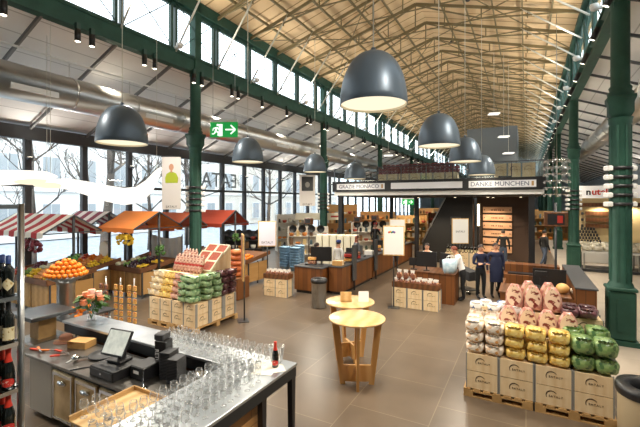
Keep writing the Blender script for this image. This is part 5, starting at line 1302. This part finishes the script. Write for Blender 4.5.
# staircase: dark flank with a lit handrail
t = thing('staircase', 'black flanked staircase rising to the gallery', 'staircase', (0, 0, 0))
MB().prism([(-4.75, 0), (-4.75, .95), (-3.55, 3.36), (-2.3, 3.36), (-2.3, 0)], 'y', 20.0, 20.08).build('flank_panel', mat('stair_black', '151413', .5), t)
b = MB()
for k in range(12): b.box(-4.7+k*.1, -2.4, 20.08, 21.6, k*.27, k*.27+.27)
b.build('steps', m_walnut, t)
MB().bar((-4.78, 19.97, 1.0), (-3.6, 19.97, 3.3), .05).build('handrail', m_steel, t)
MB().box(-3.35, -2.85, 19.97, 20.0, 1.95, 2.35).build('framed_notice', m_dgrey, t)
MB().box(-3.31, -2.89, 19.965, 19.97, 1.99, 2.31).build('notice_face', m_black, t)
t = thing('wine_wall', 'dark brown wall unit with lit pale wooden boards, right of the staircase', 'display', (0, 0, 0))
MB().box(-2.25, .35, 21.3, 21.5, 0, 3.36).build('back_wall', mat('brown_wall', '3c2a1e', .7), t)
for k in range(6):
    b = MB(); b.bbox(-1.95, -.62, 21.2, 21.3, .55+k*.4, .85+k*.4, .008); b = b.build('wooden_board', mat('board_lit_tint', 'e0b48f', .55, pat='noise', scale=4, stretch=(.4, 2, 2), col2='cf9c74', lo=.35, hi=.7), t)  # pink brightness of lit boards put into the wood colour
    q = random.Random(k); d = MB(); x = -1.55
    while x < -1.0: d.box(x, x+.05, 21.197, 21.2, .66+k*.4, .72+k*.4); x += q.choice((.075, .075, .12))
    d.build('burnt_mark', m_walnut, b)
    for s in (-1.88, -.7): MB().cyl((s, 21.2, .7+k*.4), (s, 21.19, .7+k*.4), .03, n=8).build('bolt', m_black, b)
t = thing('light_column', 'slim warm lit vertical lamp between the staircase and the board wall', 'lamp', (-2.1, 20.6, 0)); MB().box(-.05, .05, -.05, .05, 0, 1.9).build('post', m_black, t); MB().bbox(-.05, .05, -.05, .05, 1.9, 3.0, .01).build('lit_tube', e_small, t)
def exit_sign(x, y, z, w, h, rz, label, arrow):
    t = thing('exit_sign', label, 'sign', (x, y, z), rz); MB().bbox(-w/2, w/2, -.04, .04, h*.94, h*1.12, .006).build('housing', m_white, t); p = MB().box(-w/2, w/2, -.012, .012, 0, h*.94).build('green_panel', m_exit, t)
    m = MB(); s = h*.8; cx = -w*.24; y = -.013
    m.box(cx+s*.12, cx+s*.42, y-.002, y, s*.08, s*1.02)
    m.build('door_mark', m_exit_w, p)
    m = MB(); L = lambda a, b_, wd: m.bar((cx+a[0]*s, y-.003, a[1]*s+.05*h), (cx+b_[0]*s, y-.003, b_[1]*s+.05*h), wd*s, .003, (0, 1, 0))
    L((-.02, .72), (-.12, .42), .15); L((-.12, .42), (.1, .3), .1); L((.1, .3), (.06, .06), .09); L((-.12, .42), (-.24, .2), .1); L((-.24, .2), (-.42, .2), .09); L((0, .68), (.2, .5), .08); L((-.02, .7), (-.3, .62), .08); L((-.3, .62), (-.36, .44), .07)
    m.cyl((cx+.04*s, y-.004, s*.95), (cx+.04*s, y-.001, s*.95), .09*s, n=12); m.build('running_figure', m_exit_w, p)
    m = MB(); ax = w*.24; z0 = h*.47
    if arrow: m.bar((ax-.5*s*.8, y-.002, z0), (ax+.3*s, y-.002, z0), .11*s, .003, (0, 1, 0)); m.bar((ax+.38*s, y-.003, z0), (ax+.02*s, y-.003, z0+.34*s), .11*s, .003, (0, 1, 0)); m.bar((ax+.38*s, y-.003, z0), (ax+.02*s, y-.003, z0-.34*s), .11*s, .003, (0, 1, 0))
    m.build('arrow', m_exit_w, p)
    for sx in (-w*.4, w*.4): MB().cyl((sx, 0, h*1.1), (sx, 0, h*1.1+(1.9 if w > .6 else .2)), .006, n=5).build('hanger', m_steel, t)
    return t
exit_sign(-6.29, 6.83, 4.66, .66, .38, YAW*.9, 'large green running figure exit sign hanging by the green column', True)
exit_sign(-4.75, 17.2, 2.98, .55, .27, 0, 'small green exit sign under the gallery', True)
# ------------------------------------------------------------------ banners
def banner(x, y, rz, w, h, z, label, person):
    t = thing('hanging_banner', label, 'banner', (x, y, z), rz); MB().box(-w/2, w/2, -.008, .008, 0, h).build('cloth', mat('banner_cloth', 'ded8d2', .75), t); p = t.children[-1]
    MB().cyl((-w/2-.04, 0, h), (w/2+.04, 0, h), .018, n=8).build('top_bar', m_char, t)
    link('lettering', textmesh('EATALY', w*.17, m_ink, .001), p, (0, -.009, h*.05))
    if person:
        b = MB(); b.prism([(-.32*w, h*.5), (.34*w, h*.5), (.36*w, h*.6), (.26*w, h*.68), (.08*w, h*.71), (-.08*w, h*.71), (-.26*w, h*.67), (-.33*w, h*.6)], 'y', -.0105, -.0085); b.build('printed_shirt', mat('lime_print', 'a9b52c', .7), p)
        b = MB(); b.sphere((0, -.0095, h*.8), .13*w, 12, 8, sy=.008, sz=1.35); b.box(-.05*w, .05*w, -.0105, -.0085, h*.69, h*.75); b.build('printed_face', m_skin, p)
    else:
        b = MB(); b.box(-.36*w, .36*w, -.0105, -.0085, h*.48, h*.94); b.build('printed_dark_picture', m_black, p); b = MB(); b.sphere((0, -.0105, h*.68), .15*w, 10, 6, sy=.01, sz=1.2); b.build('printed_shape', mat('print_grey', '8a8780', .7), p)
    return t
banner(-10.3, 8.7, YAW, .62, 1.75, 2.87, 'hanging banner with a person in a lime shirt beside the first column', True)
banner(-9.9, 16.9, YAW, .82, 1.6, 2.9, 'hanging banner with a dark picture beside the second column', False)
# ------------------------------------------------------------------ right aisle
t = thing('spread_kiosk', 'white kiosk front with red and black lettering, right aisle', 'kiosk', (2.55, 24.5, 0)); 
MB().bbox(-.3, 3.6, 0, .2, 3.3, 3.95, .01).build('fascia', mat('glowing_white', 'f3efe6', .5, emit=.35), t); p = t.children[-1]  # fascia brightness put in as a weak glow of its surface
m_nut = mat('letter_red', 'd8361f', .5)
link('black_letter', textmesh('n', .45, m_black, .01, bold=.015), p, (.36, -.012, 3.62)); link('red_letters', textmesh('utella', .45, m_nut, .01, 'LEFT', bold=.015), p, (.5, -.012, 3.62))
MB().box(-.2, 3.5, .25, .35, 1.0, 3.3).build('back_panel', mat('warm_cream', 'e6cf9c', .6), t); MB().box(-.3, 3.6, .05, .25, 2.85, 3.05).build('brown_valance', m_walnut, t); MB().bbox(-.3, 3.6, -.8, 0, .0, 1.0, .02).build('counter_front', m_white, t)
for k in range(3): MB().box(.25, 2.0, .1, .25, 1.72+k*.33, 1.94+k*.33).build('dark_shelf', m_walnut, t)
for lx in (3.4, 4.8): light('kiosk_fill_light', 'SPOT', (lx, 24.35, 2.8), 45, (1, .85, .62), .08, target=(lx, 24.75, 1.6), spot=2.6)  # spots added inside the kiosk to brighten its back panel
jar = Maker(lambda: tag(MB().lathe([(.045, 0), (.055, .02), (.055, .1), (.04, .12), (.045, .125), (.045, .15), (.0001, .15)], n=10, cap1=False).build('spread_jar', m_char), 'x', 'jar'))
for r_ in range(5):
    for i in range(9-r_): jar((2.3+.13*i+.065*r_, 23.95, 1.0+.0+.16*r_), 0, 'jar in the stepped pyramid on the kiosk counter, %s row up, %s from the left' % (ORD[r_], ORD[i]), 'pyramid of jars on the kiosk counter')
for k in range(3):
    for i in range(8): jar((2.66+.2*i, 24.66, 1.75+.33*k), 0, 'jar on the kiosk shelf, %s up, %s from the left' % (ORD[k], ORD[i]), 'jars on the kiosk shelves', scale=(1.1, .6, 1.0))
t = thing('bulk_table', 'long white draped table of white sacks in the right aisle', 'table', (2.2, 20.6, 0), .0); MB().bbox(0, 4.2, 0, 1.2, .0, .12, .01).build('plinth', m_char, t); MB().box(.05, 4.15, .05, 1.15, .82, .9).build('table_top', m_white, t)
for x in (.1, 2.05, 4.0):
    for y in (.1, 1.1): MB().box(x-.03, x+.03, y-.03, y+.03, .12, .82).build('leg', m_steel, t)
sack = Maker(make_bag('white_sack', 'sack', mat('white_sacks', 'e9e3d2', .7, pat='noise', scale=9, col2='cfc4a8', lo=.45, hi=.7, bump=.3), .4, .5, .3, 51))
for i in range(10):
    for j in range(2): sack((2.4+.41*i, 20.9+.55*j, .901), rnd.uniform(-.2, .2), 'white sack on the long white table, %s from the left in the %s row' % (ORD[i], ('front', 'back')[j]), 'white sacks on the long table', scale=(1, 1, 1+.3*j))
shelf_unit(4.9, 15.2, -PI/2+.2, 3.0, 1.0, 2, 'low dark goods shelf against the right aisle, near the white sacks', 'low right shelf', m_char, False, 21)
shelf_unit(6.5, 21, -PI/2, 4.0, 2.2, 4, 'tall goods shelf along the right wall', 'right wall shelf', m_walnut, False, 22)
# glass chandelier cluster hanging by the right columns
t = thing('glass_chandelier', 'hanging rack cluster of steel rings and glass globes by the gallery end', 'chandelier', (1.0, 16.6, 3.3))
MB().cyl((0, 0, 1.4), (0, 0, 7.1), .012, n=6).build('cable', m_steel, t)
m_globe = glassmat('globe_glass', (.95, .96, .95), .5, .15, .9)
for k in range(6):
    b = MB(); R_ = .42
    b.tube([(R_*math.cos(a*PI/8), R_*math.sin(a*PI/8), .1+k*.25) for a in range(17)], .014, 5); b.bar((-R_, 0, .1+k*.25), (R_, 0, .1+k*.25), .014); b.bar((0, -R_, .1+k*.25), (0, R_, .1+k*.25), .014); b.build('ring', m_chrome, t)
    for a in range(9):
        b = MB(); aa = a*2*PI/9+k*.3; b.sphere((R_*math.cos(aa), R_*math.sin(aa), .04+k*.25), .035, 8, 6); b.build('glass_globe', m_globe, t)
MB().cyl((0, 0, 0), (0, 0, 1.5), .03, n=8).build('stem', m_steel, t)
# far stalls seen to the right under the gallery end
for i, (x, y) in enumerate(((1.6, 33), (-.5, 38), (-6, 36), (-9, 40))): shelf_unit(x, y, .2*i, 3.0, 2.4, 4, 'distant goods shelf far down the hall, %s' % ('under the right columns', 'in the middle of the hall', 'left of the middle', 'toward the windows')[i], 'distant shelf '+('under the right columns', 'amid the hall', 'left of the middle', 'near the windows')[i], m_sho if i % 2 else m_pine_d, False, 30+i)
# ------------------------------------------------------------------ people
def skin_mesh(name, verts, edges, rad, root, sub=1):
    me = bpy.data.meshes.new(name); me.from_pydata(verts, edges, []); o = bpy.data.objects.new(name, me); COL.objects.link(o)
    o.modifiers.new('s', 'SKIN'); me = o.data
    sv = me.skin_vertices[0].data
    for i, r in enumerate(rad):
        sv[i].radius = (r, r) if not isinstance(r, tuple) else r; sv[i].use_root = (i == root)
    u = o.modifiers.new('u', 'SUBSURF'); u.levels = sub; u.render_levels = sub
    dg = bpy.context.evaluated_depsgraph_get(); m2 = bpy.data.meshes.new_from_object(o.evaluated_get(dg)); bpy.data.objects.remove(o); m2.name = name
    return m2
def person(x, y, rz, label, shirt, trousers, hair, pose='stand', H=1.72, apron=None, hat=None, longhair=False, z0=0., lean=0.):
    """faces -Y before rotation"""
    s = H/1.72; V = []; E = []; R = []
    def v(p, r, par=None):
        V.append((p[0]*s, p[1]*s, p[2]*s)); R.append(r*s if not isinstance(r, tuple) else (r[0]*s, r[1]*s))
        if par is not None: E.append((par, len(V)-1))
        return len(V)-1
    sit = pose == 'sit'; hz = .93 if not sit else .56
    ly = lambda z: -math.sin(lean)*(z-hz); lz = lambda z: hz+(z-hz)*math.cos(lean)
    P = lambda a, yy, z: (a, yy+ly(z), lz(z))
    up = hz-.93
    pel = v((0, 0, hz), (.155, .115)); wai = v(P(0, .0, 1.08+up), (.135, .1), pel); che = v(P(0, 0, 1.28+up), (.165, .115), wai); sh = v(P(0, .01, 1.41+up), (.13, .085), che)
    nk = v(P(0, .0, 1.49+up), .055, sh); hd0 = v(P(0, -.01, 1.55+up), (.062, .07), nk); hd = v(P(0, -.015, 1.63+up), (.076, .092), hd0); ht_ = v(P(0, -.01, 1.70+up), (.055, .07), hd)
    nose = v(P(0, -.112, 1.605+up), .014, hd)
    for q in (-1, 1): v(P(q*.082, .005, 1.61+up), .013, hd)
    for q in (-1, 1):
        hip = v((q*.09, 0, hz-.08), .098, pel)
        if sit: kn = v((q*.11, -.42, hz-.05), .068, hip); an = v((q*.11, -.4, .09), .045, kn)
        elif pose == 'walk': kn = v((q*.1, -.12*q-.03, .5), .07, hip); an = v((q*.1, .2*q*-1+.12, .09), .045, kn)
        else: kn = v((q*.105, -.02, .5), .072, hip); an = v((q*.11, .02, .09), .046, kn)
        a_ = V[an]; v((a_[0]/s, a_[1]/s-.09, .04), .04, an); v((a_[0]/s, a_[1]/s-.19, .032), .03, len(V)-1)
        sp = v(P(q*.185, .01, 1.38+up), .07, sh)
        if pose in ('reach', 'sit') or (pose == 'onehand' and q > 0):
            el = v(P(q*.25, -.12, 1.14+up), .048, sp); p = P(q*.15, -.36, 1.12+up); wr = v(p, .032, el); d = (-q*.15, -1., -.05)
        elif pose == 'fold': el = v(P(q*.26, -.03, 1.13+up), .048, sp); p = P(-q*.02, -.2, 1.13+up); wr = v(p, .032, el); d = (-q*.9, -.2, .0)
        else: el = v(P(q*.25, .03, 1.13+up), .048, sp); p = P(q*.26, -.05, .9+up); wr = v(p, .032, el); d = (0, -.2, -1.)
        D = Vector(d).normalized(); side = D.cross(Vector((0, 0, 1) if abs(D.z) < .8 else (0, 1, 0))).normalized(); p = Vector(p)
        pm = v(p+D*.06, (.036, .024), wr)
        nn = D.cross(side).normalized()
        for k, L in enumerate((.07, .08, .075, .06)):
            f0 = v(p+D*.1+side*(.03-.02*k), .0095, pm); f1 = v(p+D*(.1+L*.5)+side*(.032-.021*k)+nn*.006, .0088, f0); v(p+D*(.1+L*.9)+side*(.032-.021*k)+nn*.02, .0075, f1)
        th = v(p+D*.06+side*.045, .0105, pm); v(p+D*.1+side*.06, .009, th)
    me = skin_mesh('person', V, E, R, pel)
    for m in (m_skin, shirt, trousers, m_black): me.materials.append(m)
    hipz = (hz+.02)*s
    for f in me.polygons:
        c = f.center; ax = abs(c.x)
        # undo lean to classify
        zz = c.z/s; yy = c.y/s
        if lean:
            dz, dy = zz-hz, yy; ca, sa = math.cos(lean), math.sin(lean); zz2 = hz+dz*ca-dy*sa if zz > hz-.02 else zz
        else: zz2 = zz
        z = zz2-up if zz > hz-.1 else zz
        i = 1
        if zz < .1: i = 3
        elif sit and zz < hz+.02 and True: i = 2
        elif not sit and zz2 < .95 and ax < .21*s: i = 2
        if i == 1 and z > 1.46 and ax < .11*s: i = 0
        if i == 1 or i == 2:
            # hands
            for q in range(len(V)): pass
        f.material_index = i; f.use_smooth = True
    # hands: faces nearer a finger or palm vertex than anything else
    hv = [Vector(V[i]) for i in range(len(V)) if (not isinstance(R[i], tuple) and R[i] < .0125*s and i > nose+2) or (isinstance(R[i], tuple) and abs(R[i][1]-.024*s) < 1e-6)]
    for f in me.polygons:
        c = f.center
        if any((c-h).length < .034*s for h in hv): f.material_index = 0
    root = link('person', me, None, (x, y, z0), rz); tag(root, label, 'person')
    # hair: cap over the skull
    hc = Vector(V[hd]); b = MB(); n, mm = 14, 7; vs = []
    for j in range(mm+1):
        el_ = PI/2-j*(PI*.62)/mm
        for i in range(n):
            a = 2*PI*i/n; front = max(0, -math.sin(a)); e2 = max(el_, .42*front+(-1.3 if not front else -.3*(1-front))) if True else el_
            r_ = 1.0; vs.append((hc.x+.088*s*math.cos(e2)*math.cos(a), hc.y+.004+.108*s*math.cos(e2)*math.sin(a), hc.z+.012*s+.105*s*math.sin(e2)))
    b.smooth = True; b.add(vs, [(j*n+i, j*n+(i+1) % n, (j+1)*n+(i+1) % n, (j+1)*n+i) for j in range(mm) for i in range(n)])
    if longhair: b.sphere((hc.x, hc.y+.06*s, hc.z-.13*s), .09*s, 10, 6, sy=.6, sz=1.7)
    b.build('hair', hair, root)
    for q in (-1, 1):
        e = MB(); e.sphere((hc.x+q*.03*s, hc.y-.086*s, hc.z+.005*s), .011*s, 6, 4); e.build('eye', m_black, root)
    e = MB(); e.bbox(hc.x-.022*s, hc.x+.022*s, hc.y-.096*s, hc.y-.083*s, hc.z-.058*s, hc.z-.05*s, .002); e.build('mouth', m_redink, root)
    if hat:
        b = MB(); b.lathe([(.1*s, 0), (.108*s, .05*s), (.09*s, .1*s), (.0001, .12*s)], c=(hc.x, hc.y, hc.z+.03*s), n=14, cap1=False); b.build('cap', hat, root)
    if apron:
        b = MB(); vs = []
        for j in range(9):
            zz = .5+j*.1; w = (.2 if zz < 1.1 else .2-(zz-1.1)*.5)*s; yb = -.128 if zz > .8 else -.14
            for i in range(7):
                t_ = -1+i/3; p = P(t_*w/s, yb-.0+.07*t_*t_, zz) if zz > hz else (t_*w/s, yb+.06*t_*t_, zz); vs.append((p[0]*s, p[1]*s, p[2]*s))
        fs = [(j*7+i, j*7+i+1, j*7+8+i, j*7+7+i) for j in range(8) for i in range(6)]
        b.smooth = True; b.add(vs, fs); b.add([(x_, y_-.006, z_) for x_, y_, z_ in vs], fs); b.build('apron', apron, root)
    return root
m_wshirt = mat('white_shirt', 'e4e2de', .85); m_red = mat('red_cloth', 'a8302a', .85); m_greyc = mat('grey_cloth', '5c5f66', .85); m_bluecap = mat('blue_cap', '2f3f78', .8)
person(-3.0, 13.3, 0, 'person in a white top standing behind the cashier desk, facing us', m_wshirt, m_blackc, m_hair_d, 'reach', 1.68)
person(-1.75, 12.75, -PI/2+.15, 'person in a white shirt and black trousers leaning over the cashier desk from the right', m_wshirt, m_blackc, m_hair_r, 'reach', 1.74, lean=.38)
person(-1.3, 13.35, .6, 'slim person in dark navy clothes standing next to the leaning cashier', m_navy, m_blackc, m_hair_d, 'fold', 1.72)
person(-.88, 13.7, .35, 'person in a navy coat facing us, nearest the trolleys', m_navy, m_blackc, m_hair_d, 'stand', 1.76, apron=m_navy)
person(-.95, 19.9, PI, 'person in a black jacket and jeans seen from behind at the board wall', m_blackc, m_jeans, m_hair_d, 'stand', 1.76)
person(.75, 20.6, 2.2, 'person in a dark jacket and jeans walking by the gallery pillar', m_blackc, m_jeans, m_hair_d, 'walk', 1.76)
person(-7.7, 20.9, 1.0, 'person in black with a red cap standing by the left gallery pillar', m_blackc, m_blackc, m_hair_d, 'onehand', 1.85, hat=m_red)
person(-6.9, 12.45, 2.6, 'seated cashier in a white top with long dark hair, at the nearest checkout', m_wshirt, m_blackc, m_hair_d, 'sit', 1.75, longhair=True, z0=.2)
person(-6.3, 13.1, 2.9, 'cashier in a white top and blue cap behind the black till monitor', m_wshirt, m_blackc, m_hair_d, 'stand', 1.62, hat=m_bluecap)
person(-6.3, 14.9, 2.4, 'person in a grey jacket beyond the blue capped cashier', m_greyc, m_blackc, m_hair_r, 'stand', 1.66, longhair=True)
person(4.7, 19.3, 1.2, 'person in dark clothes at the far right beyond the near green column', m_blackc, m_jeans, m_hair_d, 'stand', 1.75)
person(-10.6, 22.4, 1.0, 'person in a dark coat between the far left shelves', m_greyc, m_blackc, m_hair_d, 'stand', 1.72)
st_ = thing('cashier_stool', 'dark swivel stool under the seated cashier', 'stool', (-6.9, 12.45, 0)); MB().lathe([(.2, .6), (.21, .63), (.2, .66), (.0001, .66)], n=16, cap1=False).build('seat', m_char, st_); MB().cyl((0, 0, .03), (0, 0, .6), .03, n=8).build('stem', m_steel, st_); MB().lathe([(.24, 0), (.24, .02), (.03, .05)], n=16).build('foot', m_steel, st_)
# ------------------------------------------------------------------ pendants
def roof_z(x):
    t = (x-XL)/(RX-XL) if x < RX else (XR-x)/(XR-RX)
    return EZ+(RZ-EZ)*t-.08
m_dome = mat('pendant_grey', '5d6a75', .38, metal=.3); m_inner = mat('pendant_inner', 'f3ead2', .5)
def pendant(x, y, zr, D, label, power):
    t = thing('pendant_lamp', label, 'lamp', (x, y, zr)); r = D/2; h = D*.79
    pr = []
    for k in range(15):
        a = k/14*PI/2; pr.append((max(r*math.cos(a)**.8, .02), h*math.sin(a)))
    MB().lathe([(r-.004, -.004)]+pr+[(.0001, h+.001)], n=40, cap0=False, cap1=False).build('shade', m_dome, t)
    MB().lathe([(max((rr-.012), .01), zz*.97-.002) for rr, zz in pr[:12]], n=40, cap0=False, cap1=False).build('inner_shade', m_inner, t)
    MB().lathe([(r-.02, .03), (.0001, .032)], n=40, cap0=False, cap1=False).build('diffuser', e_disc, t)
    L = roof_z(x)-zr; MB().cyl((0, 0, h), (0, 0, L), .009, n=6).build('cable', m_white_rod, t); MB().cyl((0, 0, h-.005), (0, 0, h+.06), .035, n=10).build('cap', m_dome, t)
    if power:
        light('pendant_light', 'AREA', (x, y, zr-.01), power, (1, .9, .74), D*.85, rot=(0, 0, 0))
for i, (x, y, z) in enumerate(((-2.0, 5.36, 4.58), (-1.87, 9.53, 4.49), (-1.73, 13.0, 4.42), (-1.55, 16.3, 4.19))):
    pendant(x, y, z, 1.0, 'large grey dome pendant lamp, %s in the row running toward the gallery' % ('nearest', 'second', 'third', 'farthest')[i], (120, 120, 100, 10)[i])
for i, (x, y, z) in enumerate(((-7.4, 5.0, 4.35), (-7.89, 9.67, 4.41), (-8.06, 14.4, 4.41), (-6.94, 16.2, 4.17))):
    pendant(x, y, z, 1.0, 'grey dome pendant lamp over the market stalls, %s from the camera' % ('nearest', 'second', 'third', 'farthest')[i], (120, 120, 120, 8)[i])
# white sail lamps hanging before the windows
def sail_(a): pass
def sail(x, y, z, rz, pts, wid, label):
    """a bent, rounded luminous blade hung on two wires"""
    t = thing('sail_lamp', label, 'lamp', (x, y, z), rz); n = len(pts); vs = []; c = 12
    for k, (px, pz) in enumerate(pts):
        w = wid[k]; th = 2*w
        for i in range(c):
            a = 2*PI*i/c; vs.append((px, (w*1.6+.03)*math.cos(a), pz+th*math.sin(a)*.5))
    b = MB(); b.smooth = True; b.add(vs, [(k*c+i, k*c+(i+1) % c, (k+1)*c+(i+1) % c, (k+1)*c+i) for k in range(n-1) for i in range(c)]); b.smooth = False; b.add(vs, [tuple(range(c)), tuple(range((n-1)*c, n*c))])
    b.build('luminous_blade', e_sail, t)
    w_ = MB(); kk = n-3 if x < -10 else 1; w_.sphere((pts[kk][0]+.12, 0, pts[kk][1]-wid[kk]*.75), .5, 16, 8, sy=.62, sz=.16); w_.build('warm_lens', e_disc, t)
    for k in (1, n-2):
        px, pz = pts[k]; MB().cyl((px, 0, pz), (px, 0, pz+((7.2 if x < -10.1 else 10.1)-z-pz)), .006, n=5).build('wire', m_white_rod, t)
    return t
sail(-11.1, 4.56, 3.7, YAW, [(-1.6, -.05), (-.9, .0), (-.2, .02), (.5, .04), (.9, .05), (1.12, .05)], [.16, .2, .19, .16, .12, .03], 'white glowing blade lamp at the far left before the windows')
sail(-9.17, 5.6, 3.4, YAW, [(-1.4, .2), (-1.2, .2), (-.75, .16), (-.3, .06), (.15, -.06), (.6, -.14), (.95, -.1), (1.2, .1), (1.4, .4), (1.5, .55)], [.03, .09, .14, .17, .2, .21, .2, .17, .1, .03], 'white glowing bent blade lamp curving up over the orange awning')
# ------------------------------------------------------------------ track spots on the girders
def make_spot():
    t = thing('track_spotlight', 'x', 'lamp'); MB().box(-.05, .05, -.05, .05, -.02, .16).build('bracket', m_green_d, t); MB().cyl((0, 0, -.3), (0, 0, .0), .07, n=12).build('barrel', m_black, t); MB().cyl((0, 0, -.306), (0, 0, -.3), .058, n=12).build('lit_lens', e_spot, t); return t
spot = Maker(make_spot)
k = 0
for y in [1.87+1.9*i for i in range(22)]:
    for d in (-.18, .18):
        if d > 0 and k % 4 > 1 and y > 8: continue
        spot((XL+.2, y+d, 7.46), 0, 'small black spotlight on the left girder, %s along, %s of its place' % (ordn(k), ('near side', 'far side')[d > 0]), 'spotlights on the left girder')
    k += 1
k = 0
for y in [6.0+1.9*i for i in range(20)]:
    spot((XR-.25, y, 7.5), 0, 'black spotlight on the right girder, %s along' % ordn(k), 'spotlights on the right girder', rot=(.2, .45, 0)); k += 1
def make_flood():
    t = thing('flood_lamp', 'x', 'lamp'); b = MB(); b.lathe([(.04, -.08), (.09, -.05), (.11, .03), (.1, .08), (.0001, .1)], n=14, cap1=False); b.build('housing', m_white, t); MB().bbox(-.2, .0, -.05, .05, -.06, .02, .01).build('arm', m_white, t); return t
flood = Maker(make_flood)
for X, s, nm in ((XL, 1, 'left'), (XR, -1, 'right')):
    for i in range(9):
        y = 4.0+4.0*i+(.6 if s > 0 else 0)
        flood((X+s*.3, y, 8.14), 0 if s > 0 else PI, 'white roof floodlight on the %s girder, %s along the hall' % (nm, ORD[i]), 'roof floodlights on the %s girder' % nm)
# three small hanging work lamps near the gallery end and smoke detectors
def wl(loc, rz, label, group):
    t = thing('work_lamp', label, 'lamp', loc, rz, group); MB().bbox(-.25, .25, -.2, .2, 0, .06, .02).build('lit_panel', e_sail, t); MB().cyl((0, 0, .06), (0, 0, roof_z(loc[0])-loc[2]), .008, n=5).build('wire', m_white_rod, t); return t
for i, (x, y, z) in enumerate(((-1.35, 20, 7.3), (-1.0, 21.5, 6.4), (-.8, 22, 5.6), (-6.6, 20, 5.6))): wl((x, y, z), .3, 'small white lit panel hanging over the gallery, %s' % ('highest', 'second', 'lowest at the right', 'at the left above the red packs')[i], 'lit panels over the gallery')
def make_det():
    return tag(MB().lathe([(.07, 0), (.09, .04), (.09, .06)], n=12).build('smoke_detector', m_black), 'x', 'detector')
det = Maker(make_det)
for i, (x, y) in enumerate(((-6.3, 12.5), (-1.9, 15), (-3.2, 19.5))): det((x, y, roof_z(x)-.45), 0, 'round black detector under the roof, %s from the camera' % ORD[i])
# ------------------------------------------------------------------ light of the place, with added fill spots
for i in range(9):
    y = 2.4+4.75*i
    light('girder_and_fill_spot', 'SPOT', (XL+.3, y, 7.1), 750, (1, .93, .83), .12, target=(XL+3.2, y+.6, 0), spot=1.9, blend=.6)
    y += 1.15
    light('girder_and_fill_spot', 'SPOT', (XR-.35, y, 7.1), 750, (1, .93, .83), .12, target=(XR-3.0, y+.6, 0), spot=1.9, blend=.6)
for i in range(15):
    y = 3+3.2*i
    for X, s in ((XL, 1), (XR, -1)):
        light('roof_flood_light', 'SPOT', (X+s*.5, y, 8.4), 175, (1, .91, .78), .15, target=(X+s*4.2, y+1.0, 11.2), spot=2.6, blend=.8)
for i in range(6):
    light('aisle_light', 'SPOT', (XL-1.2, 2.4+4.75*i, 6.9), 200, (1, .9, .75), .12, target=(XL-2.2, 2.4+4.75*i, 0), spot=2.2, blend=.7)
    light('aisle_light', 'SPOT', (XR+1.0, 8.3+4.72*i, 6.9), 360, (1, .9, .75), .12, target=(XR+2.2, 8.3+4.72*i, 0), spot=2.2, blend=.7)
def make_up():  # uplights added to brighten the aisle ceilings, no such lamps known
    t = thing('added_uplight', 'x', 'lamp'); MB().bbox(-.1, .06, -.07, .07, -.05, .04, .01).build('housing', m_char, t); MB().box(-.06, .05, -.05, .05, .04, .046).build('lit_lens', e_spot, t); return t
upl = Maker(make_up)
for i in range(9):
    y = 2.85+3.8*i
    upl((XW+.2, y, 4.6), 0, 'slim dark added uplight on the window post, %s along the glazed wall' % ordn(i), 'added uplights on the window posts')
    light('aisle_fill_light', 'SPOT', (XW+.3, y, 4.75), 85, (1, .95, .87), .15, target=(XW+2.6, y, 6.7), spot=2.7, blend=.6)
    upl((XE-.2, y+2, 4.6), PI, 'slim dark added uplight on the right wall, %s along' % ordn(i), 'added uplights on the right wall')
    light('aisle_fill_light', 'SPOT', (XE-.3, y+2, 4.75), 85, (1, .95, .87), .15, target=(XE-2.6, y+2, 6.7), spot=2.7, blend=.6)
light('girder_and_fill_spot', 'SPOT', (XL+.4, 1.6, 7.1), 600, (1, .88, .7), .12, target=(-4.9, 2.9, .9), spot=.75, blend=.6)  # extra spot added to brighten the bar worktop
light('girder_and_fill_spot', 'SPOT', (XR-.4, .5, 7.1), 550, (1, .9, .76), .12, target=(-4.2, 2.9, .8), spot=.75, blend=.6)  # second spot added for the bar, without a fixture
S.view_settings.exposure = 0.18
